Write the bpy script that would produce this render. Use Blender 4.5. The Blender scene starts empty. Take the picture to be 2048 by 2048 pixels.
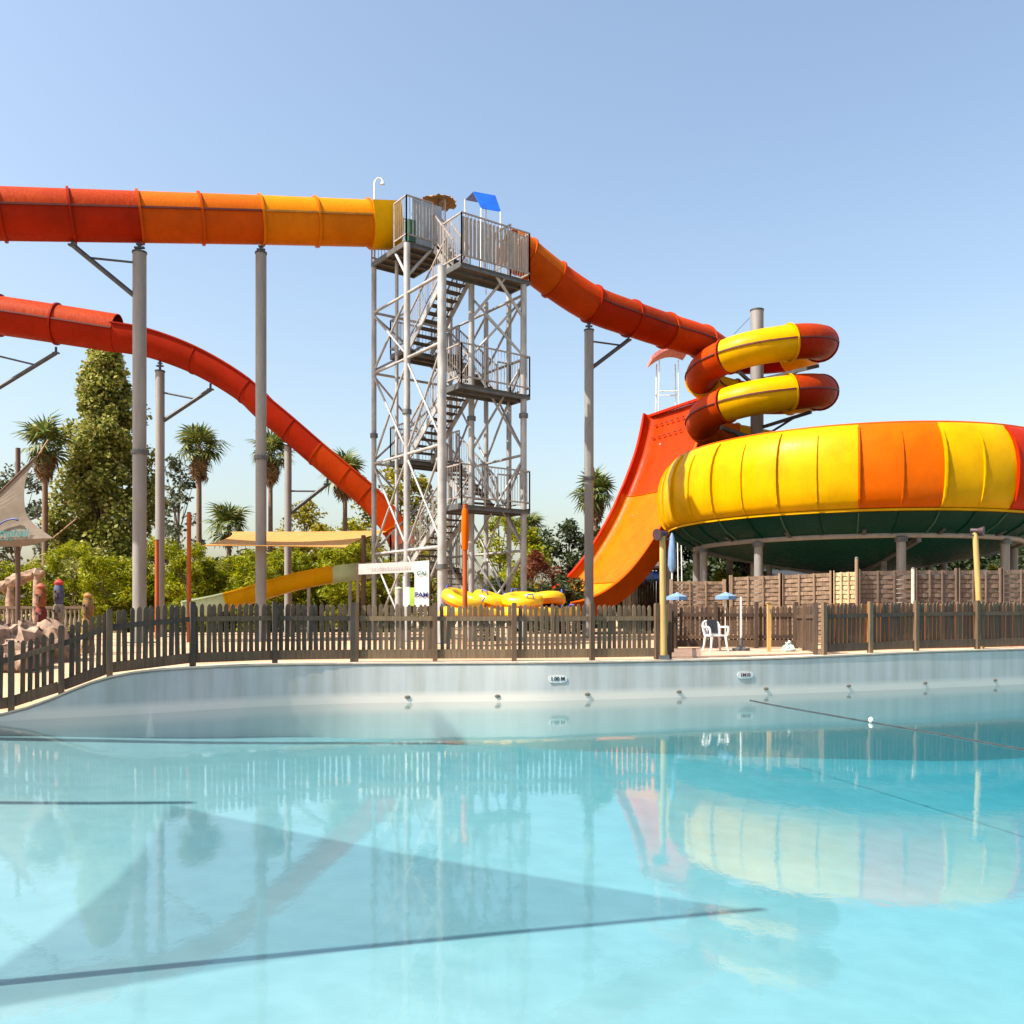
import bpy, math, random
import numpy as np
from mathutils import Vector, Matrix

R = math.radians
PI = math.pi
random.seed(7)
rng = np.random.default_rng(11)
S = bpy.context.scene
COL = S.collection

# ------------------------------------------------------------------ camera
F = 1777.0          # focal length in pixels of the 2048 px photograph
HOR = 1222.0        # horizon row
CAM_Z = 1.68        # eye height above the water
cam = bpy.data.objects.new('camera', bpy.data.cameras.new('camera'))
COL.objects.link(cam)
cam.location = (0, 0, CAM_Z)
cam.rotation_euler = (R(90), 0, 0)
cam.data.sensor_width = 36
cam.data.lens = 36 * F / 2048
cam.data.shift_y = (HOR - 1024) / 2048
cam.data.clip_end = 3000
S.camera = cam

# ------------------------------------------------------------------ light
SUN_EL = 50
SUN_H = Vector((-0.90, -0.43, 0)).normalized()
SUN = Vector((SUN_H.x * math.cos(R(SUN_EL)), SUN_H.y * math.cos(R(SUN_EL)), math.sin(R(SUN_EL))))
w = bpy.data.worlds.new('World'); S.world = w; w.use_nodes = True
nt = w.node_tree
sky = nt.nodes.new('ShaderNodeTexSky'); sky.sky_type = 'NISHITA'; sky.sun_disc = False
sky.sun_elevation = R(SUN_EL); sky.sun_rotation = math.atan2(SUN_H.x, SUN_H.y) % (2 * PI)
sky.air_density = 1.3; sky.dust_density = 3.2; sky.ozone_density = 0.3; sky.altitude = 0
bg = nt.nodes['Background']; bg.inputs['Strength'].default_value = 0.105
nt.links.new(sky.outputs['Color'], bg.inputs['Color'])
sl = bpy.data.lights.new('sun', 'SUN'); sl.energy = 5.0; sl.angle = R(0.5); sl.color = (1.0, 0.93, 0.82)
so = bpy.data.objects.new('sun', sl); COL.objects.link(so)
so.rotation_euler = SUN.to_track_quat('Z', 'Y').to_euler(); so.location = SUN * 60
S.view_settings.view_transform = 'Standard'; S.view_settings.look = 'None'
S.view_settings.exposure = 1.22; S.view_settings.gamma = 1.0
S.cycles.max_bounces = 8; S.cycles.transparent_max_bounces = 12
S.cycles.caustics_reflective = False; S.cycles.caustics_refractive = False

# ------------------------------------------------------------------ helpers
def P(x, y, Y):
    """photo pixel at depth Y -> world point"""
    return Vector(((x - 1024) / F * Y, Y, CAM_Z - (y - HOR) / F * Y))
def G(x, Y, z):
    return Vector(((x - 1024) / F * Y, Y, z))
def lerp(a, b, t): return a + (b - a) * t
def interp(x, tab):
    if x <= tab[0][0]: return tab[0][1]
    for (a, b), (c, d) in zip(tab, tab[1:]):
        if x <= c: return b + (d - b) * (x - a) / (c - a)
    return tab[-1][1]

class MB:
    def __init__(s): s.v = []; s.f = []
    def add(s, vs, fs):
        n = len(s.v); s.v += [tuple(p) for p in vs]; s.f += [tuple(i + n for i in f) for f in fs]; return s
    def box(s, c, size, rz=0, mat=None):
        hx, hy, hz = size[0] / 2, size[1] / 2, size[2] / 2
        m = mat if mat is not None else Matrix.Rotation(rz, 3, 'Z')
        c = Vector(c)
        vs = [c + m @ Vector((x * hx, y * hy, z * hz)) for z in (-1, 1) for y in (-1, 1) for x in (-1, 1)]
        return s.add(vs, [(0, 2, 3, 1), (4, 5, 7, 6), (0, 1, 5, 4), (2, 6, 7, 3), (0, 4, 6, 2), (1, 3, 7, 5)])
    def bar(s, a, b, wd, ht=None, up=(0, 0, 1)):
        a = Vector(a); b = Vector(b); d = b - a; L = d.length; t = d.normalized()
        up = Vector(up)
        if abs(t.dot(up)) > .99: up = Vector((0, 1, 0))
        sd = t.cross(up).normalized(); u = sd.cross(t)
        return s.box((a + b) / 2, (L, wd, ht or wd), mat=Matrix((t, sd, u)).transposed())
    def cyl(s, a, b, r0, r1=None, n=12, caps=True):
        a = Vector(a); b = Vector(b); r1 = r0 if r1 is None else r1
        t = (b - a).normalized(); up = Vector((0, 0, 1))
        if abs(t.dot(up)) > .99: up = Vector((0, 1, 0))
        sd = t.cross(up).normalized(); u = sd.cross(t)
        vs = []
        for p, r in ((a, r0), (b, r1)):
            for i in range(n):
                an = 2 * PI * i / n; vs.append(p + (sd * math.cos(an) + u * math.sin(an)) * r)
        fs = [(i, (i + 1) % n, n + (i + 1) % n, n + i) for i in range(n)]
        if caps: fs += [tuple(range(n - 1, -1, -1)), tuple(range(n, 2 * n))]
        return s.add(vs, fs)
    def tube(s, path, rad, n=8, caps=True):
        path = [Vector(p) for p in path]
        rads = rad if isinstance(rad, (list, tuple)) else [rad] * len(path)
        vs = []; prev = None
        for i, p in enumerate(path):
            t = (path[min(i + 1, len(path) - 1)] - path[max(i - 1, 0)]).normalized()
            if prev is None:
                up = Vector((0, 0, 1)) if abs(t.z) < .95 else Vector((0, 1, 0))
                sd = t.cross(up).normalized()
            else:
                sd = (prev - t * prev.dot(t)).normalized()
            prev = sd; u = sd.cross(t)
            for k in range(n):
                an = 2 * PI * k / n; vs.append(p + (sd * math.cos(an) + u * math.sin(an)) * rads[i])
        fs = [(i * n + k, i * n + (k + 1) % n, (i + 1) * n + (k + 1) % n, (i + 1) * n + k)
              for i in range(len(path) - 1) for k in range(n)]
        if caps: fs += [tuple(range(n - 1, -1, -1)), tuple(range((len(path) - 1) * n, len(path) * n))]
        return s.add(vs, fs)
    def sweep(s, path, prof, closed=True, caps=True):
        """prof: (side, up) offsets, swept along path keeping up near world Z"""
        path = [Vector(p) for p in path]; n = len(prof); vs = []
        for i, p in enumerate(path):
            t = (path[min(i + 1, len(path) - 1)] - path[max(i - 1, 0)]).normalized()
            sd = t.cross(Vector((0, 0, 1))).normalized(); u = sd.cross(t)
            vs += [p + sd * a + u * b for a, b in prof]
        m = n if closed else n - 1
        fs = [(i * n + k, i * n + (k + 1) % n, (i + 1) * n + (k + 1) % n, (i + 1) * n + k)
              for i in range(len(path) - 1) for k in range(m)]
        if closed and caps: fs += [tuple(range(n - 1, -1, -1)), tuple(range((len(path) - 1) * n, len(path) * n))]
        return s.add(vs, fs)
    def lathe(s, c, prof, n=16, a0=0, a1=2 * PI):
        c = Vector(c); full = abs(a1 - a0 - 2 * PI) < 1e-6; m = n if full else n + 1; k = len(prof)
        vs = [c + Vector((r * math.cos(a0 + (a1 - a0) * i / n), r * math.sin(a0 + (a1 - a0) * i / n), z))
              for i in range(m) for r, z in prof]
        fs = [(i * k + j, ((i + 1) % m) * k + j, ((i + 1) % m) * k + j + 1, i * k + j + 1)
              for i in range(n) for j in range(k - 1)]
        return s.add(vs, fs)
    def prism(s, poly, d):
        """flat polygon (3D points) extruded by vector d"""
        poly = [Vector(p) for p in poly]; d = Vector(d); n = len(poly)
        vs = poly + [p + d for p in poly]
        fs = [tuple(range(n - 1, -1, -1)), tuple(range(n, 2 * n))] + [(i, (i + 1) % n, n + (i + 1) % n, n + i) for i in range(n)]
        return s.add(vs, fs)

def root_of(o):
    while o.parent: o = o.parent
    return o
def tag(o, label=None, cat=None, group=None, kind=None):
    if label: o['label'] = label
    if cat: o['category'] = cat
    if group: o['group'] = group
    if kind: o['kind'] = kind
    return o
def thing(name, label, cat, loc=(0, 0, 0), group=None):
    o = bpy.data.objects.new(name, None); COL.objects.link(o); o.location = loc
    o.empty_display_size = .2
    return tag(o, label, cat, group)
def obj(name, mb, mat, parent=None, smooth=None, kind=None):
    off = root_of(parent).location if parent else Vector((0, 0, 0))
    me = bpy.data.meshes.new(name)
    if off.length > 0: vs = [(x - off.x, y - off.y, z - off.z) for x, y, z in mb.v]
    else: vs = mb.v
    me.from_pydata(vs, [], mb.f); me.update()
    if smooth:
        for p in me.polygons: p.use_smooth = True
        me.set_sharp_from_angle(angle=R(smooth))
    if mat: me.materials.append(mat)
    o = bpy.data.objects.new(name, me); COL.objects.link(o)
    if parent: o.parent = parent
    if kind: o['kind'] = kind
    return o
def single(name, mb, mat, label, cat, group=None, smooth=None):
    return tag(obj(name, mb, mat, smooth=smooth), label, cat, group)
def inst(name, me, parent, loc, rot=(0, 0, 0), scale=(1, 1, 1)):
    o = bpy.data.objects.new(name, me); COL.objects.link(o)
    if parent:
        o.parent = parent; loc = Vector(loc) - root_of(parent).location
    o.location = loc; o.rotation_euler = rot; o.scale = scale
    return o
def mesh(name, mb, mat, smooth=None):
    me = bpy.data.meshes.new(name); me.from_pydata(mb.v, [], mb.f); me.update()
    if smooth:
        for p in me.polygons: p.use_smooth = True
        me.set_sharp_from_angle(angle=R(smooth))
    me.materials.append(mat); return me
def text_mesh(name, txt, size, mat, parent, loc, rot, shear=0, extrude=.002, offset=0):
    cu = bpy.data.curves.new(name, 'FONT'); cu.body = txt; cu.size = size; cu.align_x = 'CENTER'; cu.align_y = 'CENTER'
    cu.extrude = extrude; cu.shear = shear; cu.offset = offset
    t = bpy.data.objects.new(name, cu); COL.objects.link(t)
    bpy.context.view_layer.update()
    me = bpy.data.meshes.new_from_object(t.evaluated_get(bpy.context.evaluated_depsgraph_get()))
    bpy.data.objects.remove(t); me.name = name; me.materials.clear(); me.materials.append(mat)
    o = inst(name, me, parent, loc, rot); return o
def smoothpath(pts, k=8):
    pts = [Vector(p) for p in pts]; out = []
    for i in range(len(pts) - 1):
        p0 = pts[max(i - 1, 0)]; p1 = pts[i]; p2 = pts[i + 1]; p3 = pts[min(i + 2, len(pts) - 1)]
        for j in range(k):
            t = j / k
            out.append(.5 * ((2 * p1) + (p2 - p0) * t + (2 * p0 - 5 * p1 + 4 * p2 - p3) * t * t + (3 * p1 - p0 - 3 * p2 + p3) * t ** 3))
    return out + [pts[-1]]

# ------------------------------------------------------------------ materials
def new_mat(name):
    m = bpy.data.materials.new(name); m.use_nodes = True
    return m, m.node_tree, m.node_tree.nodes['Principled BSDF']
def ramp(nt, fac, stops):
    r = nt.nodes.new('ShaderNodeValToRGB')
    while len(r.color_ramp.elements) < len(stops): r.color_ramp.elements.new(.5)
    for e, (p, c) in zip(r.color_ramp.elements, stops): e.position = p; e.color = (*c, 1)
    nt.links.new(fac, r.inputs['Fac']); return r.outputs['Color']
def noise(nt, scale, detail=4, stretch=(1, 1, 1), coord='Object', rough=.55):
    tc = nt.nodes.new('ShaderNodeTexCoord'); mp = nt.nodes.new('ShaderNodeMapping')
    mp.inputs['Scale'].default_value = stretch
    n = nt.nodes.new('ShaderNodeTexNoise'); n.inputs['Scale'].default_value = scale
    n.inputs['Detail'].default_value = detail; n.inputs['Roughness'].default_value = rough
    nt.links.new(tc.outputs[coord], mp.inputs['Vector']); nt.links.new(mp.outputs['Vector'], n.inputs['Vector'])
    return n.outputs['Fac']
def bump(nt, b, h, strength=.2, dist=.02):
    bn = nt.nodes.new('ShaderNodeBump'); bn.inputs['Strength'].default_value = strength; bn.inputs['Distance'].default_value = dist
    nt.links.new(h, bn.inputs['Height']); nt.links.new(bn.outputs['Normal'], b.inputs['Normal'])
def mixc(nt, fac, a, b, mode='MIX'):
    m = nt.nodes.new('ShaderNodeMix'); m.data_type = 'RGBA'; m.blend_type = mode
    for i, v in ((0, fac), (6, a), (7, b)):
        if hasattr(v, 'default_value') or hasattr(v, 'is_output'): nt.links.new(v, m.inputs[i])
        else: m.inputs[i].default_value = v if i == 0 else (*v, 1)
    return m.outputs[2]
def mat(name, c, var=.25, rough=.6, scale=4, metal=0, stretch=(1, 1, 1), bmp=0, spec=.5, coat=0, coord='Object'):
    m, nt, b = new_mat(name)
    n = noise(nt, scale, 5, stretch, coord)
    lo = tuple(x * (1 - var) for x in c); hi = tuple(min(1, x * (1 + var)) for x in c)
    nt.links.new(ramp(nt, n, [(.3, lo), (.7, hi)]), b.inputs['Base Color'])
    b.inputs['Roughness'].default_value = rough; b.inputs['Metallic'].default_value = metal
    b.inputs['Specular IOR Level'].default_value = spec; b.inputs['Coat Weight'].default_value = coat
    if bmp: bump(nt, b, n, bmp)
    return m
def gelcoat(name, c, dull=.35, streak=(1, 1, 1), rough=.33):
    """coloured glass-fibre: slight fading, run-off streaks and dust"""
    m, nt, b = new_mat(name)
    n1 = noise(nt, 1.1, 4); n2 = noise(nt, 5, 6, (1.6, 1.6, .18)); n3 = noise(nt, 34, 3, (1, 1, .25))
    fade = tuple(min(1, x * 1.14) for x in c); deep = tuple(x * .82 for x in c)
    base = ramp(nt, n1, [(.3, deep), (.52, c), (.75, fade)])
    dirt = ramp(nt, n2, [(.50, (0, 0, 0)), (.78, (1, 1, 1))])
    grime = tuple(x * .6 + .004 for x in c)
    mm = nt.nodes.new('ShaderNodeMath'); mm.operation = 'MULTIPLY'; mm.inputs[1].default_value = dull
    nt.links.new(dirt, mm.inputs[0])
    nt.links.new(mixc(nt, mm.outputs[0], base, grime), b.inputs['Base Color'])
    b.inputs['Roughness'].default_value = rough
    b.inputs['Specular IOR Level'].default_value = .07
    rr = ramp(nt, n2, [(.3, (rough - .08,) * 3), (.8, (rough + .25,) * 3)]); nt.links.new(rr, b.inputs['Roughness'])
    bump(nt, b, n3, .05, .01)
    return m
def leafmat(name, stops, rough=.55, trans=.25):
    m, nt, b = new_mat(name)
    g = nt.nodes.new('ShaderNodeNewGeometry')
    col = ramp(nt, g.outputs['Random Per Island'], stops)
    nt.links.new(col, b.inputs['Base Color']); b.inputs['Roughness'].default_value = rough
    b.inputs['Specular IOR Level'].default_value = .3
    tr = nt.nodes.new('ShaderNodeBsdfTranslucent'); nt.links.new(col, tr.inputs['Color'])
    mx = nt.nodes.new('ShaderNodeMixShader'); mx.inputs[0].default_value = trans
    nt.links.new(b.outputs[0], mx.inputs[1]); nt.links.new(tr.outputs[0], mx.inputs[2])
    nt.links.new(mx.outputs[0], nt.nodes['Material Output'].inputs['Surface'])
    return m

M = {}
M['red'] = gelcoat('gelcoat_red', (.44, .024, .004))
M['redorange'] = gelcoat('gelcoat_red_orange', (.66, .062, .010))
M['orange'] = gelcoat('gelcoat_orange', (.56, .100, .003))
M['amber'] = gelcoat('gelcoat_amber', (.82, .27, .008))
M['yellow'] = gelcoat('gelcoat_yellow', (.60, .315, .001), dull=.25)
M['ochre'] = gelcoat('gelcoat_ochre', (.62, .33, .02))
M['cred'] = gelcoat('chute_red', (.47, .036, .005)); M['camber'] = gelcoat('chute_orange', (.54, .120, .003)); M['cyellow'] = gelcoat('chute_yellow', (.56, .21, .002))
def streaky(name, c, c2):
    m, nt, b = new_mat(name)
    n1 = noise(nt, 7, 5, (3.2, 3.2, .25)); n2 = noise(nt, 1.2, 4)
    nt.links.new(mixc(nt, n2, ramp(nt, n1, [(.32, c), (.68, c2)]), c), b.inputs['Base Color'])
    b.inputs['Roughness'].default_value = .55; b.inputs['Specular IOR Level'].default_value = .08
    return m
M['utred'] = streaky('tube_red_lit_top', (.27, .018, .002), (.50, .085, .014)); M['utredorange'] = streaky('tube_red_orange_lit_top', (.44, .04, .01), (.60, .12, .05))  # upper shells: sunlight from above put into a paler, streaked colour
M['utorange'] = streaky('tube_orange_lit_top', (.46, .09, .005), (.64, .18, .03)); M['utamber'] = streaky('tube_amber_lit_top', (.58, .19, .005), (.72, .29, .02))
M['tred'] = gelcoat('tube_red', (.26, .012, .0005), rough=.42)  # tube sides: shade put into a deeper colour than the chute's
M['tredorange'] = gelcoat('tube_red_orange', (.34, .032, .001), rough=.42)
M['torange'] = gelcoat('tube_orange', (.38, .056, .002), rough=.42)
M['tamber'] = gelcoat('tube_amber', (.50, .135, .003), rough=.42)
M['green'] = gelcoat('gelcoat_green', (.005, .036, .028), rough=.4)
M['paleg'] = gelcoat('gelcoat_pale_green', (.45, .56, .38))
M['seam'] = mat('dark_seam', (.10, .012, .006), .3, .6)
M['seamy'] = mat('seam_brown', (.30, .13, .01), .3, .6)
M['galv'] = mat('galvanised_steel', (.33, .325, .32), .35, .55, 3, .1, (1, 1, .5))
M['galvd'] = mat('weathered_steel', (.11, .115, .12), .3, .55, 4, .4)
M['darkst'] = mat('dark_bracket_steel', (.055, .06, .066), .3, .5, 6, .3)
M['paintg'] = mat('pale_grey_paint', (.22, .21, .20), .18, .55, 2.5, 0, (2, 2, .3))
M['rail'] = mat('railing_steel', (.31, .275, .25), .25, .55, 8, .1)
M['grate'] = mat('brown_grating', (.065, .055, .045), .35, .75, 9)
M['meshp'] = mat('timber_infill', (.36, .32, .285), .3, .8, 6, 0, (3, 3, .3))
M['white'] = mat('white_plastic', (.78, .78, .76), .06, .4)
M['offw'] = mat('off_white_board', (.62, .58, .55), .12, .6, 5)
M['blue'] = mat('blue_sheet', (.02, .10, .48), .2, .35)
M['bluep'] = mat('blue_parasol_cloth', (.16, .26, .42), .2, .8)
M['teal'] = mat('teal_print', (.03, .18, .18), .2, .7)
M['navy'] = mat('navy_print', (.02, .04, .20), .2, .6)
M['black'] = mat('black_plastic', (.015, .015, .018), .3, .5)
M['straw'] = mat('straw', (.36, .22, .11), .4, .9, 18, bmp=.4)
M['sailtan'] = mat('tan_shade_cloth', (.46, .245, .085), .14, .85, 6)
M['sailbeige'] = mat('beige_shade_cloth', (.20, .165, .13), .12, .85, 6)
M['rust'] = mat('rust_orange_post', (.33, .085, .03), .3, .7, 6, 0, (1, 1, .2))
M['brownpost'] = mat('brown_post', (.10, .06, .045), .3, .8, 6, 0, (1, 1, .2))
M['polewood'] = mat('yellowed_timber_pole', (.46, .30, .12), .3, .75, 5, 0, (2, 2, .15))
def wood(name, a, bcol, c, scale=3):
    m, nt, b = new_mat(name)
    oi = nt.nodes.new('ShaderNodeObjectInfo')
    n = noise(nt, 6, 6, (6, 6, .35), 'Object')
    base = ramp(nt, oi.outputs['Random'], [(0, a), (.55, bcol), (1, c)])
    dk = ramp(nt, n, [(.3, (.55, .55, .55)), (.65, (1.1, 1.1, 1.1))])
    nt.links.new(mixc(nt, 1.0, base, dk, 'MULTIPLY'), b.inputs['Base Color'])
    b.inputs['Roughness'].default_value = .8; bump(nt, b, n, .35, .006)
    return m
M['wood'] = wood('weathered_fence_wood', (.062, .046, .034), (.10, .070, .047), (.155, .103, .064))
M['woodb'] = wood('brown_fence_wood', (.055, .034, .022), (.092, .056, .034), (.14, .085, .05))
M['woodg'] = wood('grey_fence_wood', (.11, .075, .046), (.165, .110, .068), (.23, .155, .092))
M['lat'] = wood('screen_wood', (.26, .18, .125), (.31, .215, .15), (.36, .25, .175))
M['latb'] = wood('lit_screen_wood', (.62, .47, .28), (.66, .50, .30), (.7, .54, .33))  # sunlit copy of the screen wood, the light put into its colour
M['latd'] = wood('dark_screen_wood', (.15, .105, .08), (.18, .125, .095), (.21, .15, .115))  # dimmer copy for the less sunlit screens, shade put into the colour
M['bark'] = mat('bark', (.14, .10, .075), .45, .9, 10, 0, (2, 2, .5), bmp=.5)
M['palmbark'] = mat('palm_bark', (.19, .12, .085), .45, .9, 14, 0, (.6, .6, 3), bmp=.5)
M['palm'] = leafmat('palm_leaf', [(0, (.045, .075, .028)), (.5, (.11, .15, .04)), (1, (.27, .27, .08))], trans=.3)
M['dead'] = leafmat('dead_palm_leaf', [(0, (.14, .085, .045)), (.6, (.24, .155, .08)), (1, (.36, .24, .13))])
M['poplar'] = leafmat('poplar_leaf', [(0, (.08, .11, .022)), (.5, (.27, .29, .065)), (1, (.52, .46, .17))], trans=.45)
M['bamboo'] = leafmat('bamboo_leaf', [(0, (.09, .13, .012)), (.55, (.26, .29, .022)), (1, (.46, .42, .05))], trans=.45)
M['yellowleaf'] = leafmat('yellow_green_leaf', [(0, (.11, .11, .015)), (.55, (.27, .24, .03)), (1, (.44, .35, .05))], trans=.45)
M['olive'] = leafmat('grey_green_leaf', [(0, (.04, .06, .035)), (.6, (.10, .12, .07)), (1, (.20, .20, .13))])
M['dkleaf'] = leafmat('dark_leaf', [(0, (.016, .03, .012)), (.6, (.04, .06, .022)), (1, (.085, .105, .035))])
M['redleaf'] = leafmat('red_leaf', [(0, (.07, .02, .012)), (.6, (.15, .045, .025)), (1, (.24, .09, .04))])
M['rock'] = mat('pale_rock', (.30, .205, .15), .55, .9, 5, bmp=1.0)
M['cream'] = mat('cream_concrete', (.60, .50, .40), .15, .85, 6, bmp=.1)
M['deckpink'] = mat('pinkish_deck', (.50, .34, .25), .15, .85, 5, bmp=.1)

def ground_mat():
    m, nt, b = new_mat('sandy_paving')
    n = noise(nt, .8, 6); n2 = noise(nt, 25, 4)
    c = ramp(nt, n, [(.3, (.40, .25, .15)), (.55, (.52, .35, .22)), (.8, (.58, .42, .29))])
    nt.links.new(mixc(nt, .35, c, ramp(nt, n2, [(.3, (.33, .22, .14)), (.7, (.60, .44, .30))])), b.inputs['Base Color'])
    b.inputs['Roughness'].default_value = .9; bump(nt, b, n2, .2, .01); return m
M['ground'] = ground_mat()
def poolpaint():
    m, nt, b = new_mat('pool_paint')
    n = noise(nt, .35, 5); n2 = noise(nt, 3.0, 6, (1, 1, .5)); n3 = noise(nt, 40, 3)
    c = ramp(nt, n, [(.3, (.24, .335, .355)), (.6, (.29, .365, .375)), (.8, (.325, .375, .375))])
    d = ramp(nt, n2, [(.35, (.88, .90, .90)), (.65, (1, 1, 1))])
    nt.links.new(mixc(nt, 1.0, c, d, 'MULTIPLY'), b.inputs['Base Color'])
    b.inputs['Roughness'].default_value = .7; bump(nt, b, n3, .05, .004); return m
M['pool'] = poolpaint()
def wallpaint():
    m, nt, b = new_mat('pool_wall_paint')
    n = noise(nt, 2.2, 6, (1.6, 1.6, .12)); n2 = noise(nt, .7, 5); n3 = noise(nt, 30, 4)
    c = ramp(nt, n2, [(.3, (.50, .52, .52)), (.6, (.59, .585, .57)), (.8, (.65, .625, .59))])
    d = ramp(nt, n, [(.35, (.80, .78, .74)), (.6, (1, 1, 1))])
    base = mixc(nt, 1.0, c, d, 'MULTIPLY')
    # chalky band at the waterline, paled further by painted light off the water
    tc = nt.nodes.new('ShaderNodeTexCoord'); sp = nt.nodes.new('ShaderNodeSeparateXYZ'); nt.links.new(tc.outputs['Object'], sp.inputs[0])
    band = ramp(nt, sp.outputs['Z'], [(.10, (1, 1, 1)), (.22, (0, 0, 0))])
    nt.links.new(mixc(nt, band, base, (.78, .71, .64)), b.inputs['Base Color'])
    b.inputs['Roughness'].default_value = .75; bump(nt, b, n3, .15, .006); return m
M['wall'] = wallpaint()
def watermat():
    m = bpy.data.materials.new('pool_water'); m.use_nodes = True; nt = m.node_tree; nt.nodes.clear()
    out = nt.nodes.new('ShaderNodeOutputMaterial')
    tr = nt.nodes.new('ShaderNodeBsdfTransparent'); gl = nt.nodes.new('ShaderNodeBsdfGlossy'); gl.inputs['Roughness'].default_value = 0.0
    fr = nt.nodes.new('ShaderNodeLayerWeight')
    pw = nt.nodes.new('ShaderNodeMath'); pw.operation = 'POWER'; pw.inputs[1].default_value = 5
    sc_ = nt.nodes.new('ShaderNodeMath'); sc_.operation = 'MULTIPLY_ADD'; sc_.inputs[1].default_value = .98; sc_.inputs[2].default_value = .02   # Schlick
    nt.links.new(fr.outputs['Facing'], pw.inputs[0]); nt.links.new(pw.outputs[0], sc_.inputs[0])
    mx = nt.nodes.new('ShaderNodeMixShader')
    n1 = noise(nt, 1.3, 3, (1, .55, 1), rough=.5); n2 = noise(nt, 11, 4, (1, .6, 1), rough=.6)
    ad = nt.nodes.new('ShaderNodeMath'); ad.operation = 'MULTIPLY_ADD'; ad.inputs[1].default_value = .30
    nt.links.new(n2, ad.inputs[0]); nt.links.new(n1, ad.inputs[2])
    bn = nt.nodes.new('ShaderNodeBump'); bn.inputs['Strength'].default_value = .018; bn.inputs['Distance'].default_value = .10
    nt.links.new(ad.outputs[0], bn.inputs['Height'])
    nt.links.new(bn.outputs['Normal'], gl.inputs['Normal']); nt.links.new(bn.outputs['Normal'], fr.inputs['Normal'])
    nt.links.new(sc_.outputs[0], mx.inputs[0]); nt.links.new(tr.outputs[0], mx.inputs[1]); nt.links.new(gl.outputs[0], mx.inputs[2])
    nt.links.new(mx.outputs[0], out.inputs['Surface'])
    va = nt.nodes.new('ShaderNodeVolumeAbsorption'); va.inputs['Color'].default_value = (.05, .86, .965, 1); va.inputs['Density'].default_value = .18
    nt.links.new(va.outputs[0], out.inputs['Volume'])
    return m
M['water'] = watermat()

# ------------------------------------------------------------------ the pool and the ground
# pool wall line: (photo x, waterline row, wall-top height)
WL = [(-60, 1447, .03), (0, 1441.5, .05), (30, 1440.5, .07), (80, 1438, .20), (125, 1436, .36), (180, 1434, .56), (238, 1431, .68), (344, 1424, .705),
      (503, 1414, .72), (681, 1407, .71), (870, 1404, .70), (1100, 1402, .70), (1320, 1396, .70), (1540, 1389, .705), (1700, 1383, .74),
      (1850, 1377, .78), (2048, 1368.5, .79), (2150, 1364, .80)]
wl = []
for x, y, zt in WL:
    Y = CAM_Z * F / (y - HOR); wl.append(((x - 1024) / F * Y, Y, zt))
wl = [(-16, 4.0, .05), (-14.5, 7.2, .05), (-12, 10.6, .04)] + wl + [(18.5, 24.2, .8), (30, 29, .8)]
WX = [p[0] for p in wl]
def wall_at(X):
    """smooth wall line: Y and top height at X"""
    return float(np.interp(X, WX, [p[1] for p in wl])), float(np.interp(X, WX, [p[2] for p in wl]))
# rounded version of the line
xs = np.linspace(-15.9, 29.9, 170)
ys = np.array([wall_at(x)[0] for x in xs]); zs = np.array([wall_at(x)[1] for x in xs])
for _ in range(3):
    ys[1:-1] = .25 * ys[:-2] + .5 * ys[1:-1] + .25 * ys[2:]; zs[1:-1] = .25 * zs[:-2] + .5 * zs[1:-1] + .25 * zs[2:]
def wline(X): return float(np.interp(X, xs, ys)), float(np.interp(X, xs, zs))
def px_on_wall(px, back=0.0):
    """point on the wall line seen at photo column px, set back by `back` metres"""
    k = (px - 1024) / F; lo, hi = -15.5, 29.5
    for _ in range(50):
        m_ = (lo + hi) / 2
        if m_ / (wline(m_)[0] + back) < k: lo = m_
        else: hi = m_
    Y, z = wline(lo); return Vector((lo, Y + back, z))

T = .45
mb = MB()
n = len(xs)
for x, y, z in zip(xs, ys, zs): mb.v += [(x, y, -2.2), (x, y, z - .03), (x, y + .03, z), (x, y + T, z), (x, y + T, -2.2)]
mb.f = [(i * 5 + k, (i + 1) * 5 + k, (i + 1) * 5 + k + 1, i * 5 + k + 1) for i in range(n - 1) for k in range(4)]
pool_wall = tag(obj('pool_wall', mb, M['wall'], smooth=40), kind='structure')
mb = MB()
for x, y, z in zip(xs, ys, zs): mb.v += [(x, y - .012, z + .004), (x, y - .012, z + .035), (x, y + T + .1, z + .035), (x, y + T + .1, z + .004)]
mb.f = [(i * 4 + k, (i + 1) * 4 + k, (i + 1) * 4 + (k + 1) % 4, i * 4 + (k + 1) % 4) for i in range(n - 1) for k in range(4)]
obj('coping', mb, M['cream'], pool_wall)

# ground beyond the wall: rows step back from the wall line to the horizon
bx = [-900, -120, -40] + list(xs) + [60, 150, 900]
by = [4, 4, 4] + list(ys) + [29, 29, 29]; bz = [.3, .2, .1] + list(zs) + [.8, .8, .8]
rows = [(T, 0), (1.2, .15), (3, .45), (6, .8), (12, 1), (25, 1), (60, 1), (160, 1), (500, 1), (1500, 1)]
mb = MB()
for dy, t in rows:
    for x, y, z in zip(bx, by, bz): mb.v.append((x, y + dy, lerp(z + .004, .71, t)))
nb = len(bx)
mb.f = [(r * nb + i, r * nb + i + 1, (r + 1) * nb + i + 1, (r + 1) * nb + i) for r in range(len(rows) - 1) for i in range(nb - 1)]
tag(obj('ground', mb, M['ground'], smooth=60), kind='structure')
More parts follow.
